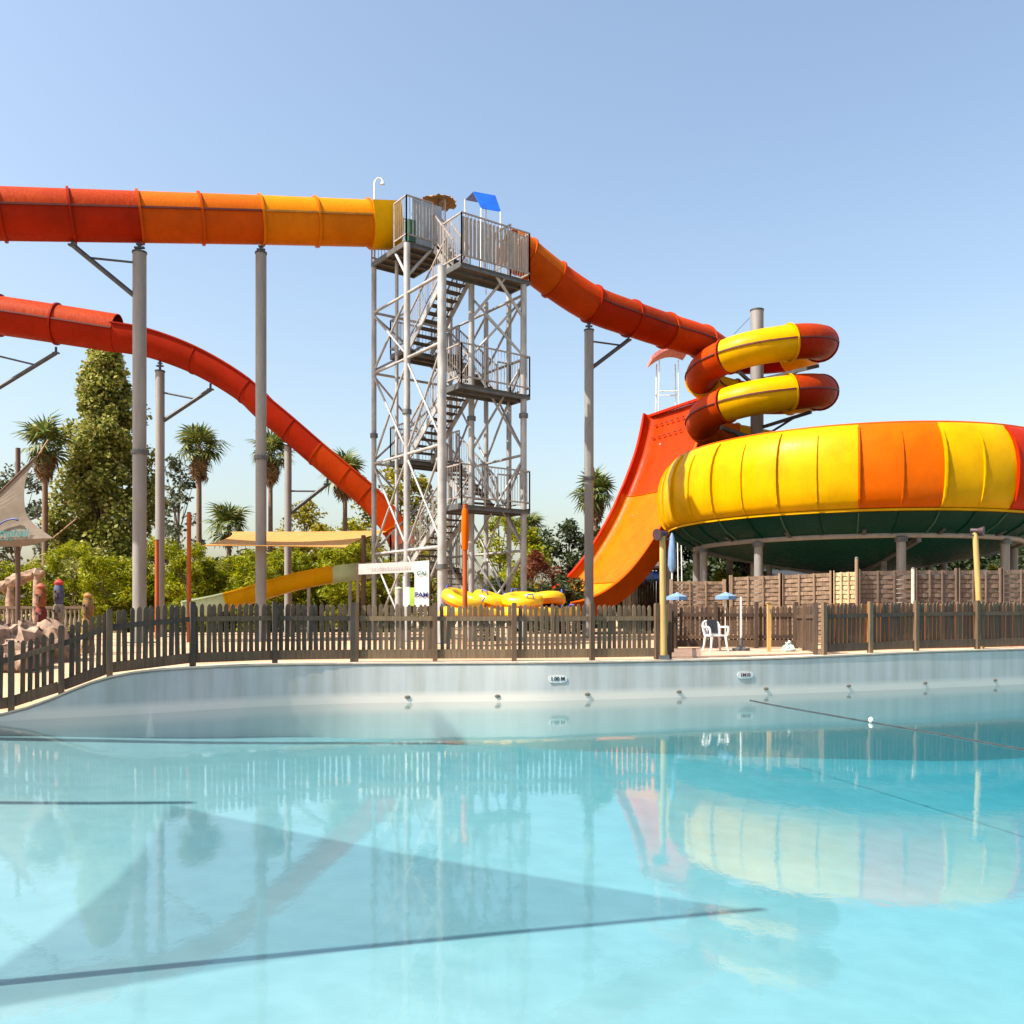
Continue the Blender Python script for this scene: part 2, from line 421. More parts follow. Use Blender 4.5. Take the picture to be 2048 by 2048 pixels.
# pool floor, sloping from the shallow end on the left to the deep end on the right
def floor_z(X, Y): return -interp(X, [(-16, .02), (-11, .08), (-8, .20), (-5, .48), (0, .85), (5, 1.25), (10, 1.65), (20, 1.9), (40, 1.9)])
mb = MB(); gx = np.linspace(-16, 31, 60); gy = np.linspace(2.5, 31, 20)
for y in gy:
    for x in gx: mb.v.append((x, y, floor_z(x, y)))
mb.f = [(j * 60 + i, j * 60 + i + 1, (j + 1) * 60 + i + 1, (j + 1) * 60 + i) for j in range(19) for i in range(59)]
tag(obj('pool_floor', mb, M['pool'], smooth=60), kind='structure')
mb = MB().box((7.4, 1.9, -1.0), (47.6, 1.2, 2.3)).box((31.3, 16, -.7), (.6, 29, 3.0))
tag(obj('pool_near_wall', mb, M['wall']), kind='structure')
mb = MB().box((0, -150, .1), (1800, 302.4, .1))
tag(obj('near_deck', mb, M['cream']), kind='structure')
mb = MB().box((7.5, 16.5, -1.2), (47.4, 28.2, 2.4))
tag(obj('pool_water', mb, M['water']), kind='structure')

# wall fittings at the waterline
fit = MB(); fit.lathe((0, 0, 0), [(.055, -.015), (.07, 0), (.05, .008), (.02, .012), (0, .004)], 12)
fm = mesh('inlet_fitting', fit, M['sailbeige'], 40)
for px, hh in ((815, .10), (995, .10), (1175, .11), (1358, .11), (1532, .12), (1697, .12), (1850, .12), (1990, .12)):
    p = px_on_wall(px); p.y -= .012; p.z = hh
    inst('inlet_fitting', fm, pool_wall, p, (R(90), 0, R(10)), (.8, .45, .6))
def depth_sign(px, row, txt, label, col):
    p = px_on_wall(px); q = px_on_wall(px + 20); a = math.atan2(q.y - p.y, q.x - p.x)
    z = CAM_Z - (row - HOR) / F * p.y
    p = Vector((p.x, p.y, z)); nrm = Vector((math.sin(a), -math.cos(a), 0))
    t = thing('depth_sign', label, 'sign', p + nrm * .004)
    m = MB(); pts = []
    for i in range(28):
        an = 2 * PI * i / 28; cx = .18 * math.copysign(abs(math.cos(an)) ** .6, math.cos(an)); cz = .072 * math.copysign(abs(math.sin(an)) ** .7, math.sin(an))
        pts.append(p + nrm * .004 + Vector((math.cos(a) * cx, math.sin(a) * cx, cz)))
    m.prism(pts, nrm * .008)
    obj('plate', m, M['white'], t)
    text_mesh('lettering', txt, .10, col, t, p + nrm * .016, (R(90), 0, a), offset=.003)
depth_sign(1115, 1358, '1.00 M', 'white oval depth plate with black lettering on pool wall', M['black'])
M['maroon'] = mat('maroon_print', (.14, .03, .03), .2, .6)
depth_sign(1490, 1350, '1M10', 'depth plate with maroon lettering on pool wall below the chair', M['maroon'])
# floating rope
pts = []
for px, row in ((1500, 1401), (1560, 1413), (1640, 1427), (1742, 1445), (1850, 1464), (1960, 1484), (2070, 1504), (2200, 1528)):
    Y = CAM_Z * F / (row - HOR); pts.append(((px - 1024) / F * Y, Y, .006))
pr = thing('floating_rope', 'thin dark rope floating across the deep end of the pool', 'rope', pts[0])
obj('rope', MB().tube(smoothpath(pts, 5), .012, 6), M['darkst'], pr, 60)
fl = MB().lathe(Vector(pts[3]) + Vector((0, 0, .03)), [(0, -.05), (.03, -.03), (.04, 0), (.03, .03), (0, .05)], 12)
obj('float', fl, M['white'], pr, 60)

# ------------------------------------------------------------------ picket fences
def picket_mesh(name, wd, h, mt, th=.022):
    m = MB(); a = wd / 2
    prof = [(-a, 0), (a, 0), (a, h - .05), (a * .55, h - .012), (0, h), (-a * .55, h - .012), (-a, h - .05)]
    m.prism([(x, -th / 2, z) for x, z in prof], (0, th, 0)); return mesh(name, m, mt)
pick = {k: picket_mesh('picket', .074, .985, M[k]) for k in ('wood', 'woodb', 'woodg')}
def fence_run(root, path, posts, key='wood', spacing=.104, rail_h=(.80,), kick=True, jitter=.01, post_mat=None, post_h=1.08, skip=None):
    """path: ground points; posts: distances along path"""
    path = [Vector(p) for p in path]
    d = [0]
    for a, b in zip(path, path[1:]): d.append(d[-1] + (b - a).length)
    def at(s):
        s = max(0, min(d[-1], s))
        for i in range(len(path) - 1):
            if s <= d[i + 1] + 1e-9:
                t = (s - d[i]) / max(1e-9, d[i + 1] - d[i]); q = path[i + 1] - path[i]
                return path[i].lerp(path[i + 1], t), math.atan2(q.y, q.x)
        return path[-1], 0
    s = spacing / 2
    while s < d[-1]:
        p, a = at(s)
        if min(abs(s - q) for q in posts) > .06:
            nrm = Vector((-math.sin(a), math.cos(a), 0))
            inst('picket', pick[key], root, p + nrm * .02 + Vector((0, 0, .075 + random.uniform(-jitter, jitter))),
                 (random.uniform(-.012, .012), random.uniform(-.018, .018), a), (random.uniform(.9, 1.08), 1, random.uniform(.985, 1.012)))
        s += spacing
    for q in posts:
        p, a = at(q); nrm = Vector((-math.sin(a), math.cos(a), 0))
        m = MB().box(p - nrm * .035 + Vector((0, 0, post_h / 2)), (.088, .088, post_h), a)
        m.box(p - nrm * .035 + Vector((0, 0, post_h + .008)), (.07, .07, .02), a)
        o = obj('post', m, post_mat or M[key], root)
    ps = sorted(set([0] + list(posts) + [d[-1]]))
    for a_, b_ in zip(ps, ps[1:]):
        if b_ - a_ < .15: continue
        k = max(1, int((b_ - a_) / .8)); sub = [at(lerp(a_ + .03, b_ - .03, i / k))[0] for i in range(k + 1)]
        for hgt in rail_h:
            m = MB()
            for u, v in zip(sub, sub[1:]): m.bar(u + Vector((0, 0, hgt)) , v + Vector((0, 0, hgt)), .035, .085)
            for i_, (x, y, z) in enumerate(m.v): pass
            obj('rail', m, M[key], root)
        if kick:
            m = MB()
            for u, v in zip(sub, sub[1:]): m.bar(u + Vector((0, -.012, .14)), v + Vector((0, -.012, .14)), .03, .17)
            obj('kick_board', m, M[key], root)
def wall_path(px0, px1, back, step=24):
    out = []; px = px0
    while px < px1: out.append(px_on_wall(px, back) + Vector((0, 0, .036))); px += step
    out.append(px_on_wall(px1, back) + Vector((0, 0, .036))); return out
def dists(path, pxs, back):
    path = [Vector(p) for p in path]; d = [0]
    for a, b in zip(path, path[1:]): d.append(d[-1] + (b - a).length)
    out = []
    for px in pxs:
        k = [abs(px - (1024 + p.x / p.y * F)) for p in path]
        i = min(range(len(path) - 1), key=lambda j: k[j] + k[j + 1])
        x0 = 1024 + path[i].x / path[i].y * F; x1 = 1024 + path[i + 1].x / path[i + 1].y * F
        out.append(d[i] + (d[i + 1] - d[i]) * (px - x0) / (x1 - x0))
    return out
BK = .20
fp = wall_path(-55, 708, BK)
root = thing('picket_fence', 'dark weathered picket fence dropping towards the shallow end on the left', 'fence', px_on_wall(344, BK))
fence_run(root, fp, dists(fp, (22, 123, 219, 384, 549, 705), BK), 'wood')
fp = wall_path(710, 1318, BK)
root = thing('picket_fence', 'brown picket fence along the pool wall in front of the slide tower', 'fence', px_on_wall(1000, BK))
fence_run(root, fp, dists(fp, (712, 870, 1028, 1183, 1312), BK), 'woodg', post_mat=M['woodb'])
fp = wall_path(1644, 2130, BK)
root = thing('picket_fence', 'dark picket fence along the pool wall below the yellow bowl', 'fence', px_on_wall(1850, BK))
fence_run(root, fp, dists(fp, (1646, 1738, 1830, 1952, 2075), BK), 'wood', spacing=.112, post_mat=M['woodg'])
# fence around the recessed deck with the chair
BL = G(1345, 21.9, .74); BR = G(1592, 21.9, .74); FL = px_on_wall(1334, BK) + Vector((0, 0, .04)); FR = px_on_wall(1642, BK) + Vector((0, 0, .04))
root = thing('picket_fence', 'brown picket fence enclosing the recessed deck behind the white chair', 'fence', BL)
L1 = (BL - FL).length
fence_run(root, [FL + Vector((.03, .1, 0)), BL], [0.02, L1 * .5, L1 - .1], 'woodb', spacing=.15, kick=False)
L2 = (BR - BL).length
fence_run(root, [BL + Vector((.05, 0, 0)), BR], [.02, L2 * .33, L2 * .66, L2 - .06], 'woodb', rail_h=(.84, .3), post_h=1.15)
L3 = (FR - BR).length
fence_run(root, [BR, FR + Vector((-.05, .06, 0))], [.05, L3 * .5, L3 - .12], 'woodb', spacing=.12)
# recessed deck slab
dk = MB().prism([FL + Vector((.02, .3, -.006)), FR + Vector((0, .3, -.006)), BR + Vector((.1, .4, -.01)), BL + Vector((-.1, .4, -.01))], (0, 0, .03))
tag(obj('recessed_deck', dk, M['deckpink']), kind='structure')

# ------------------------------------------------------------------ tube slides
def arc(r, a0, a1, n): return [(r * math.cos(R(lerp(a0, a1, i / n))), r * math.sin(R(lerp(a0, a1, i / n)))) for i in range(n + 1)]
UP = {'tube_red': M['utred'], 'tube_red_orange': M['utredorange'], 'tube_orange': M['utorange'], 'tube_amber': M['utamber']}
def tube_section(root, path, r, mt, seam, open_top=False, wall_up=.22, flange=True, end_flange=False, seams=True):
    th = .03
    if open_top:
        a = math.degrees(math.asin(min(.9, wall_up / r)))
        outer = [(r, wall_up)] + arc(r, 0, -180, 16) + [(-r, wall_up)]
        inner = [(-r + .05, wall_up)] + arc(r - .05, -180, 0, 16) + [(r - .05, wall_up)]
        sec = obj('flume_section', MB().sweep(path, outer + inner), mt, root, 50)
        for sgn in (-1, 1):
            m = MB().sweep(path, [(sgn * (r - .06), wall_up - .02), (sgn * (r + .07), wall_up - .02), (sgn * (r + .07), wall_up + .03), (sgn * (r - .06), wall_up + .03)][::sgn])
            obj('flume_edge', m, mt, sec, 50)
    else:
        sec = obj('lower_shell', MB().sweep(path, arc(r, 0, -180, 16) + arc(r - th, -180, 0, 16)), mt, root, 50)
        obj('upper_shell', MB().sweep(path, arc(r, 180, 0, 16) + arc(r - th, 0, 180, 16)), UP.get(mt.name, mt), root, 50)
        if seams:
            for sgn in (-1, 1):
                m = MB().sweep(path, [(sgn * (r - .01), -.028), (sgn * (r + .045), -.028), (sgn * (r + .045), .028), (sgn * (r - .01), .028)][::sgn])
                obj('seam_flange', m, seam, sec)
    def ring(p, t, m_):
        up = wall_up if open_top else None
        q = [p - t * .035, p + t * .035]
        if open_top: pr = [(r + .025, wall_up)] + arc(r + .025, 0, -180, 16) + [(-r - .025, wall_up)] + [(-r + .01, wall_up)] + arc(r - .01, -180, 0, 16) + [(r - .01, wall_up)]
        else: pr = None
        mm = MB()
        if pr: mm.sweep(q, pr)
        else:
            mm.sweep(q, arc(r + .065, 0, -180, 14) + arc(r - .02, -180, 0, 14))
            mm.sweep(q, arc(r + .065, 180, 0, 14) + arc(r - .02, 0, 180, 14))
        obj('joint_flange', mm, m_, sec, 50)
    if flange: ring(path[0], (path[1] - path[0]).normalized(), mt)
    if end_flange: ring(path[-1], (path[-1] - path[-2]).normalized(), mt)
    return sec

# upper slide: from the tower to the left, out of the picture
PA = Vector((-14.75, 25.6, 0)); PB = Vector((-4.82, 29.6, 0))
def up_pt(px):
    """centre line of the upper slide at photo column px"""
    k = (px - 1024) / F; d = PB - PA
    t = (k * PA.y - PA.x) / (d.x - k * d.y); q = PA + d * t
    row = interp(px, [(-300, 421), (0, 427.5), (512, 440), (735, 447)])
    q.z = CAM_Z + (HOR - row) / F * q.y; return q
cuts = [-290, -140, 3, 143, 280, 402, 522, 632, 738]
cmats = ['tredorange', 'tred', 'tred', 'tred', 'torange', 'torange', 'tamber', 'tamber']
rt = thing('tube_slide', 'long enclosed tube slide, red fading to orange and yellow, high on grey columns', 'water slide', up_pt(402))
for a, b, c in zip(cuts, cuts[1:], cmats):
    tube_section(rt, [up_pt(lerp(a, b, i / 3)) for i in range(4)], .73, M[c], M['seamy'] if c == 'tamber' else M['seam'], end_flange=(b == 738))
# the tube goes on round a bend outside the picture
e0 = up_pt(-290); e1 = up_pt(-140); dd = (e0 - e1).normalized()
# entry trough at the tower
q0 = up_pt(738); q1 = q0 + (up_pt(738) - up_pt(700)).normalized() * .95
tr_ = obj('entry_trough', MB().sweep([q0, q1], [(.82, .45)] + arc(.82, 0, -180, 14) + [(-.82, .45), (-.77, .45)] + arc(.77, -180, 0, 14) + [(.77, .45)]), M['ochre'], rt, 50)

# lower slide: tube that opens into a flume and drops to the right behind the tower
LY = 33.0
def lo_pt(px, row, Y=LY): return P(px, row, Y)
tubec = [(-260, 600, 32.2), (-130, 613, 32.4), (0, 631, 32.6), (114, 648, 32.8), (235, 667, 33.0)]
flc = [(235, 667), (292, 676), (345, 692), (397, 713), (450, 741), (503, 776), (534, 806), (590, 853), (644, 900), (700, 947), (742, 982), (775, 1017), (800, 1052), (815, 1086)]
rl = thing('flume_slide', 'red slide that opens from a tube into a flume dropping behind the tower', 'water slide', P(344, 692, LY))
tp = smoothpath([lo_pt(*q) for q in tubec], 4)
for i in range(4): tube_section(rl, tp[i * 4:i * 4 + 5], .70, M['tred'], M['seam'])
fpth = smoothpath([lo_pt(*q) for q in flc], 3)
fcut = [0, 9, 15, 21, 24, 27, 30, 36, 39]
fcol = ['tred', 'tred', 'tred', 'tred', 'tredorange', 'tredorange', 'tredorange', 'torange']
for a, b, c in zip(fcut, fcut[1:], fcol):
    tube_section(rl, fpth[a:b + 1], .68, M[c], M['seam'], open_top=True, wall_up=.20, flange=a not in (0,))

# coiled slide: from the tower down to the bowl
CX, CY, CR = 10.05, 36.0, 2.3
zt = [(-20, 12.60), (90, 12.42), (180, 11.80), (270, 11.35), (360, 10.9), (450, 10.48), (540, 9.9), (630, 9.48), (720, 9.0), (790, 8.3)]
def coil(ph): return Vector((CX + CR * math.sin(R(ph)), CY + CR * math.cos(R(ph)), interp(ph, zt)))
rc = thing('coiled_tube_slide', 'orange and red tube slide that winds in two yellow banded coils above the bowl', 'water slide', coil(180))
sp = [P(1016, 493, 30.6), P(1049, 513, 31.0), P(1108, 559, 31.8), P(1183, 607.6, 32.6), P(1261, 637, 33.6), P(1332, 661, 34.8), P(1404, 684, 36.2), coil(-22), coil(0)]
spth = smoothpath(sp, 6)
for i, c in enumerate(['torange', 'torange', 'tredorange', 'tred', 'tred', 'tredorange', 'tredorange', 'tred']):
    if i == 7: continue
    tube_section(rc, spth[i * 6:i * 6 + 7], .65, M[c], M['seam'], flange=i > 0, seams=i >= 3)
bounds = [-22, 47, 107, 167, 228, 288, 348, 408, 468, 528, 588, 648, 708, 790]
ccol = ['tred', 'yellow', 'tred', 'yellow', 'tredorange', 'yellow', 'tredorange', 'yellow', 'tred', 'yellow', 'tredorange', 'torange', 'yellow']
for a, b, c in zip(bounds, bounds[1:], ccol):
    k = max(4, int((b - a) / 7)); tube_section(rc, [coil(lerp(a, b, i / k)) for i in range(k + 1)], .66, M[c], M['seam'])

# ------------------------------------------------------------------ support columns
def column(px, Y, toprow, d, label, collars=(), arms=(), mt='paintg', neck=None, group=None, name='support_column'):
    top = P(px, toprow, Y); base = Vector((top.x, top.y, .70))
    t = thing(name, label, 'column', base, group)
    obj('shaft', MB().cyl(base, top, d / 2, n=20), M[mt], t, 40)
    obj('cap', MB().cyl(top, top + Vector((0, 0, .05)), d / 2 + .02, n=20), M['darkst'], t, 40)
    obj('base_plate', MB().box(base + Vector((0, 0, .02)), (d * 1.9, d * 1.9, .04)), M['galvd'], t)
    if neck:
        m = MB().cyl(top + Vector((0, 0, .05)), P(px, neck, Y), .05, n=8)
        mid = top.lerp(P(px, neck, Y), .55); m.box(mid, (d * .75, .1, .05)); m.box(mid + Vector((0, 0, .1)), (d * .45, .1, .04))
        obj('saddle', m, M['darkst'], t)
    for row in collars:
        c = P(px, row, Y)
        m = MB().cyl(c - Vector((0, 0, .05)), c + Vector((0, 0, .05)), d / 2 + .045, n=20)
        for k in range(10):
            an = 2 * PI * k / 10; m.cyl(c + Vector((math.cos(an) * (d / 2 + .025), math.sin(an) * (d / 2 + .025), -.08)), c + Vector((math.cos(an) * (d / 2 + .025), math.sin(an) * (d / 2 + .025), .08)), .013, n=6)
        obj('collar', m, M['galvd'], t, 40)
    for (r0, ex, er, Ye, tie) in arms:      # arm from the shaft at row r0 out to photo point (ex, er)
        a = P(px, r0, Y); e = P(ex, er, Ye)
        arm = obj('bracket_arm', MB().cyl(a, e, .075, n=10).box(e, (.22, .14, .05)).cyl(e, e + Vector((0, 0, .22)), .045, n=8), M['darkst'], t, 40)
        if tie:
            f_ = a.lerp(e, tie[0]); g_ = P(px, tie[1], Y)
            obj('tie_rod', MB().cyl(g_, f_ + Vector((0, 0, .02)), .035, n=8), M['darkst'], arm, 40)
    return t
ya = up_pt(280).y; yb = up_pt(522).y
column(279, ya, 507, .40, 'thick grey column holding the upper tube slide, with an arm to its left', (905,), ((600, 145, 490, up_pt(143).y, (.76, 526)),), neck=486)
column(522, yb, 508, .34, 'grey column under the orange to yellow joint of the upper tube slide', (916,), neck=492)
column(320, 33.0, 744, .33, 'slim grey column under the red flume, with an arm to its right', (), ((846, 421, 779, 33, (.70, 784)),), neck=722)
column(576, 33.2, 893, .27, 'thin pale column under the steep part of the red flume', (), ((1030, 655, 968, 33.2, (.75, 982)),))
column(-95, 32.5, 700, .33, 'grey column holding the red tube at the left edge of the picture', (), ((832, 112, 706, 32.8, (.80, 690)),))
column(1178, 32.6, 662, .34, 'grey column under the orange chute between the tower and the coils', (957,), ((740, 1257, 680, 33.6, (.80, 682)),), neck=645)
ct = column(1514, 36.0, 622, .52, 'stout pale mast in the middle of the coiled slide', mt='paintg')
for ph, zz in ((120, 11.3), (215, 10.85), (300, 10.2), (140, 9.35), (235, 8.85)):
    e = coil(ph); e = Vector((e.x, e.y, zz)); a = Vector((CX, 36.0, zz - .25))
    obj('radial_arm', MB().bar(a, e, .1, .12).bar(a + Vector((0, 0, -.45)), a.lerp(e, .7), .07), M['darkst'], ct)
# guy wire from mast top
obj('stay_wire', MB().cyl(P(1500, 635, 36), P(1468, 668, 36), .012, n=5), M['galvd'], ct)

# ------------------------------------------------------------------ wide curved chute
def chute():
    prof = [(0, 11.2), (.2, 10.3), (.44, 9.45), (.7, 8.75), (1.02, 8.0), (1.4, 7.2), (1.873, 6.27), (2.5, 5.25), (3.13, 4.36), (3.75, 3.6), (4.35, 3.0), (5.0, 2.5), (5.7, 2.1), (6.5, 1.8), (7.2, 1.65)]
    pr = smoothpath([(a, 0, b) for a, b in prof], 3); pr = [(p.x, p.z) for p in pr]
    d = Vector((-.9, -.44, 0)).normalized(); wv = Vector((1.61, -3.3, 0)).normalized(); W = 4.6
    o = Vector((6.85, 43.3, 0)); base = o + d * 3 + wv * 2.3
    t = thing('wide_chute', 'broad curved open chute fading from red at the top to yellow at the bottom', 'water slide', (base.x, base.y, .7))
    # cross section: floor with rounded gutters and raised rims
    cs = [(-.12, .42), (-.10, .1), (.05, -.05), (.5, -.1), (W / 2, -.12), (W - .5, -.1), (W - .05, -.05), (W + .08, .08), (W + .10, .34)]
    def pt(i, wq, h):
        s_, z_ = pr[i]; a = pr[max(i - 1, 0)]; b = pr[min(i + 1, len(pr) - 1)]
        tx, tz = b[0] - a[0], b[1] - a[1]; L = math.hypot(tx, tz); nx, nz = -tz / L, tx / L
        return o + d * (s_ + nx * h) + wv * wq + Vector((0, 0, z_ + nz * h))
    segs = [(0, 15, 'cred'), (15, 30, 'camber'), (30, 36, 'cyellow'), (36, 42, 'cyellow')]
    for a, b, c in segs:
        m = MB(); k = len(cs)
        for i in range(a, b + 1):
            for wq, h in cs: m.v.append(tuple(pt(i, wq, h)))
            for wq, h in cs: m.v.append(tuple(pt(i, wq, h - .08)))
        nn = b - a
        for i in range(nn):
            for j in range(k - 1):
                u = i * 2 * k + j; v = (i + 1) * 2 * k + j
                m.f.append((u, u + 1, v + 1, v)); m.f.append((u + k, v + k, v + k + 1, u + k + 1))
            for j in (0, k - 1):
                u = i * 2 * k + j; v = (i + 1) * 2 * k + j; m.f.append((u, v, v + k, u + k) if j == 0 else (u, u + k, v + k, v))
        for i in (0, nn):
            for j in range(k - 1):
                u = i * 2 * k + j; m.f.append((u, u + k, u + k + 1, u + 1))
        bed = obj('chute_bed', m, M[c], t, 50)
        if a > 0:
            m = MB(); 
            for j in range(k - 1): m.bar(pt(a, cs[j][0], cs[j][1] + .01), pt(a, cs[j + 1][0], cs[j + 1][1] + .01), .07, .02)
            obj('joint_strip', m, M['orange'], bed)
    for wq, h, c, nm in ((-.12, .42, 'red', 'rim'), (W + .10, .34, 'orange', 'rim')):
        m = MB().tube([pt(i, wq, h) for i in range(0, 43)], .07, 6); obj(nm, m, M[c], t, 60)
    # outer red far wall
    m = MB()
    for i in range(0, 43): m.v += [tuple(pt(i, -.16, .42)), tuple(pt(i, -.16, -.25))]
    for i in range(0, 43): m.v += [tuple(pt(i, -.20, .42)), tuple(pt(i, -.20, -.25))]
    for i in range(42):
        m.f.append((2 * i, 2 * i + 2, 2 * i + 3, 2 * i + 1)); m.f.append((86 + 2 * i, 86 + 2 * i + 1, 86 + 2 * i + 3, 86 + 2 * i + 2)); m.f.append((2 * i, 86 + 2 * i, 86 + 2 * i + 2, 2 * i + 2))
    obj('side_wall', m, M['red'], t)
    m = MB()
    for i in range(14, 43): m.v += [tuple(pt(i, W + .13, .34)), tuple(pt(i, W + .13, -.42)), tuple(pt(i, W + .17, .34)), tuple(pt(i, W + .17, -.42))]
    for i in range(28):
        u = 4 * i; v = u + 4; m.f += [(u, u + 1, v + 1, v), (u + 2, v + 2, v + 3, u + 3), (u + 1, u + 3, v + 3, v + 1), (u, v, v + 2, u + 2)]
    obj('side_wall', m, M['torange'], t)
    top = MB().bar(pt(0, -.2, .05), pt(0, W + .15, .05), .16, .12); obj('top_edge', top, M['red'], t)
    for rowi in (2, 4):
        for j in range(9):
            a = pt(rowi, .45 + j * .42, .0); obj('spray_slot', MB().bar(a - wv * .09, a + wv * .09, .05, .05), M['seam'], t)
    for s_i, wq in ((5, 1.0), (5, 3.6), (18, 1.0), (18, 3.6), (28, 2.3)):
        a = pt(s_i, wq, -.2); obj('strut', MB().cyl((a.x, a.y, .7), a, .13, n=10), M['galv'], t, 40)
    return t
chute()
# pale start gantry behind the chute: white frame with pink canopy
g0 = P(1335, 712, 47); gz = [.7, g0.z]
t = thing('start_gantry', 'distant white frame with a pink and white canopy behind the red chute', 'gantry', (g0.x, 47, .7))
for dx, dy in ((-.62, -.5), (.62, -.5), (-.62, .6), (.62, .6)):
    obj('leg', MB().cyl((g0.x + dx * 1.15, 47 + dy, .7), (g0.x + dx * .8, 47 + dy * .8, g0.z - .3), .032, n=8), M['white'], t, 40)
for zz in (9.2, 10.6, 12.0, 13.2):
    m = MB()
    for a, b in (((-.55, -.42), (.55, -.42)), ((.55, -.42), (.55, .5)), ((.55, .5), (-.55, .5)), ((-.55, .5), (-.55, -.42))):
        m.cyl((g0.x + a[0], 47 + a[1], zz), (g0.x + b[0], 47 + b[1], zz), .028, n=6)
    obj('cross_rail', m, M['white'], t)
M['pink'] = mat('pink_canopy', (.62, .22, .20), .35, .8, 8)
m = MB()
for i in range(9):
    x0 = lerp(-.95, .95, i / 8); zc = g0.z + .35 * (1 - (x0 / .95) ** 2) + x0 * .22
    for y0 in (-.8, .8): m.v += [(g0.x + x0, 47 + y0, zc), (g0.x + x0, 47 + y0, zc - .22)]
for i in range(8):
    u = i * 4; v = u + 4; m.f += [(u, v, v + 2, u + 2), (u + 1, u + 3, v + 3, v + 1), (u, u + 1, v + 1, v), (u + 2, v + 2, v + 3, u + 3)]
m.f += [(0, 2, 3, 1), (32, 33, 35, 34)]
obj('canopy', m, M['pink'], t)

# ------------------------------------------------------------------ the bowl
BX, BY, BR_ = 13.5, 35.5, 7.5
def bowl_angle(px, r):
    """angle (from the camera side, towards +X) of the near point of radius r seen at column px"""
    k = (px - 1024) / F; best = None
    for i in range(-900, 901):
        th = R(i / 10); x = BX + r * math.sin(th); y = BY - r * math.cos(th)
        e = abs(x / y - k)
        if best is None or e < best[0] - 1e-9:
            if not (best and best[0] < 2e-3 and e > 2e-3): best = (e, th)
    return best[1]
def bp(th, r, z): return Vector((BX + r * math.sin(th), BY - r * math.cos(th), z))
M['strip'] = gelcoat('green_strip', (.05, .11, .075))
bt = thing('bowl_slide', 'huge round yellow and orange bowl slide with dark green underside on columns', 'water slide', (BX, BY, .7))
YP = [(7.02, 4.86), (7.02, 4.95), (7.24, 5.03), (7.38, 5.25), (7.46, 5.6), (7.50, 6.0), (7.50, 6.4), (7.45, 6.8), (7.35, 7.15), (7.20, 7.45), (7.04, 7.66), (6.96, 7.75)]
YI = [(6.80, 7.75), (6.85, 7.4), (6.9, 6.9), (7.15, 6.2), (7.0, 5.5), (6.7, 5.0)]
GP = [(7.10, 4.88), (6.75, 4.55), (6.2, 4.28), (5.3, 3.98), (4.2, 3.72), (3.0, 3.5), (1.6, 3.3), (.5, 3.2)]
main = [bowl_angle(px, 7.48) for px in (1480, 1550, 1632, 1718, 1805, 1886)]
dth = (main[-1] - main[0]) / 5
NP = round(2 * PI / dth); dth = 2 * PI / NP
th0 = main[3] - 40 * dth
red_start = main[5] + 2 * dth
for i in range(NP):
    a = main[3] + (i - NP // 2) * dth; b = a + dth; mid = (a + b) / 2
    rel = round((mid - main[3]) / dth - .5)      # 0 = first orange panel
    c = 'orange' if rel in (0, 1) else 'yellow' if rel in (2, 3) or -8 <= rel < 0 else 'red' if rel in (4, 5, 6) else ('orange' if (rel // 3) % 2 else 'yellow')
    m = MB(); k = 4; pf = YP + YI
    for j in range(k + 1):
        th = lerp(a, b, j / k)
        for r_, z_ in pf: m.v.append(tuple(bp(th, r_, z_)))
    n_ = len(pf)
    for j in range(k):
        for q in range(n_ - 1): m.f.append((j * n_ + q, (j + 1) * n_ + q, (j + 1) * n_ + q + 1, j * n_ + q + 1))
    pan = obj('wall_panel', m, M[c], bt, 50)
    # upright rib at the left edge of the panel
    strong = rel % 2 == 0
    m = MB(); hw = .030 if strong else .022; ex = .11 if strong else .06
    p_ = YP[2:-1] if strong else YP[2:-2]
    for sgn in (-1, 1):
        for q, (r_, z_) in enumerate(p_):
            f_ = ex * math.sin(PI * min(1, max(0, (q + .6) / (len(p_) + .2)))) ** .3
            t_ = a + sgn * hw / r_
            m.v += [tuple(bp(t_, r_ - .02, z_)), tuple(bp(t_, r_ + f_, z_))]
    L_ = len(p_) * 2
    for q in range(len(p_) - 1):
        u = 2 * q; v = u + 2
        m.f += [(u, u + 1, v + 1, v), (L_ + u, L_ + v, L_ + v + 1, L_ + u + 1), (u + 1, L_ + u + 1, L_ + v + 1, v + 1)]
    obj('rib', m, M[c], pan)
    m = MB()
    if i % 1 == 0:
        for j in range(3):
            th = lerp(a, b, j / 2)
            for r_, z_ in GP: m.v.append(tuple(bp(th, r_, z_)))
        n_ = len(GP)
        for j in range(2):
            for q in range(n_ - 1): m.f.append((j * n_ + q, j * n_ + q + 1, (j + 1) * n_ + q + 1, (j + 1) * n_ + q))
        gpn = obj('floor_panel', m, M['green'], bt, 50)
        m = MB()
        for (r_, z_), (r2, z2) in zip(GP[:2], GP[1:3]): m.bar(bp(a, r_, z_ - .02), bp(a, r2, z2 - .02), .04, .06)
        obj('joint_strip', m, M['strip'] if strong else M['green'], gpn)
# bottom lip and top rim
m = MB().lathe((BX, BY, 0), [(6.9, 4.90), (7.17, 4.90), (7.17, 4.97), (7.0, 4.99)], 96); obj('lower_lip', m, M['yellow'], bt, 40)
m = MB().tube([bp(2 * PI * i / 96, 6.88, 7.77) for i in range(97)], .05, 6); obj('top_rim', m, M['orange'], bt, 60)
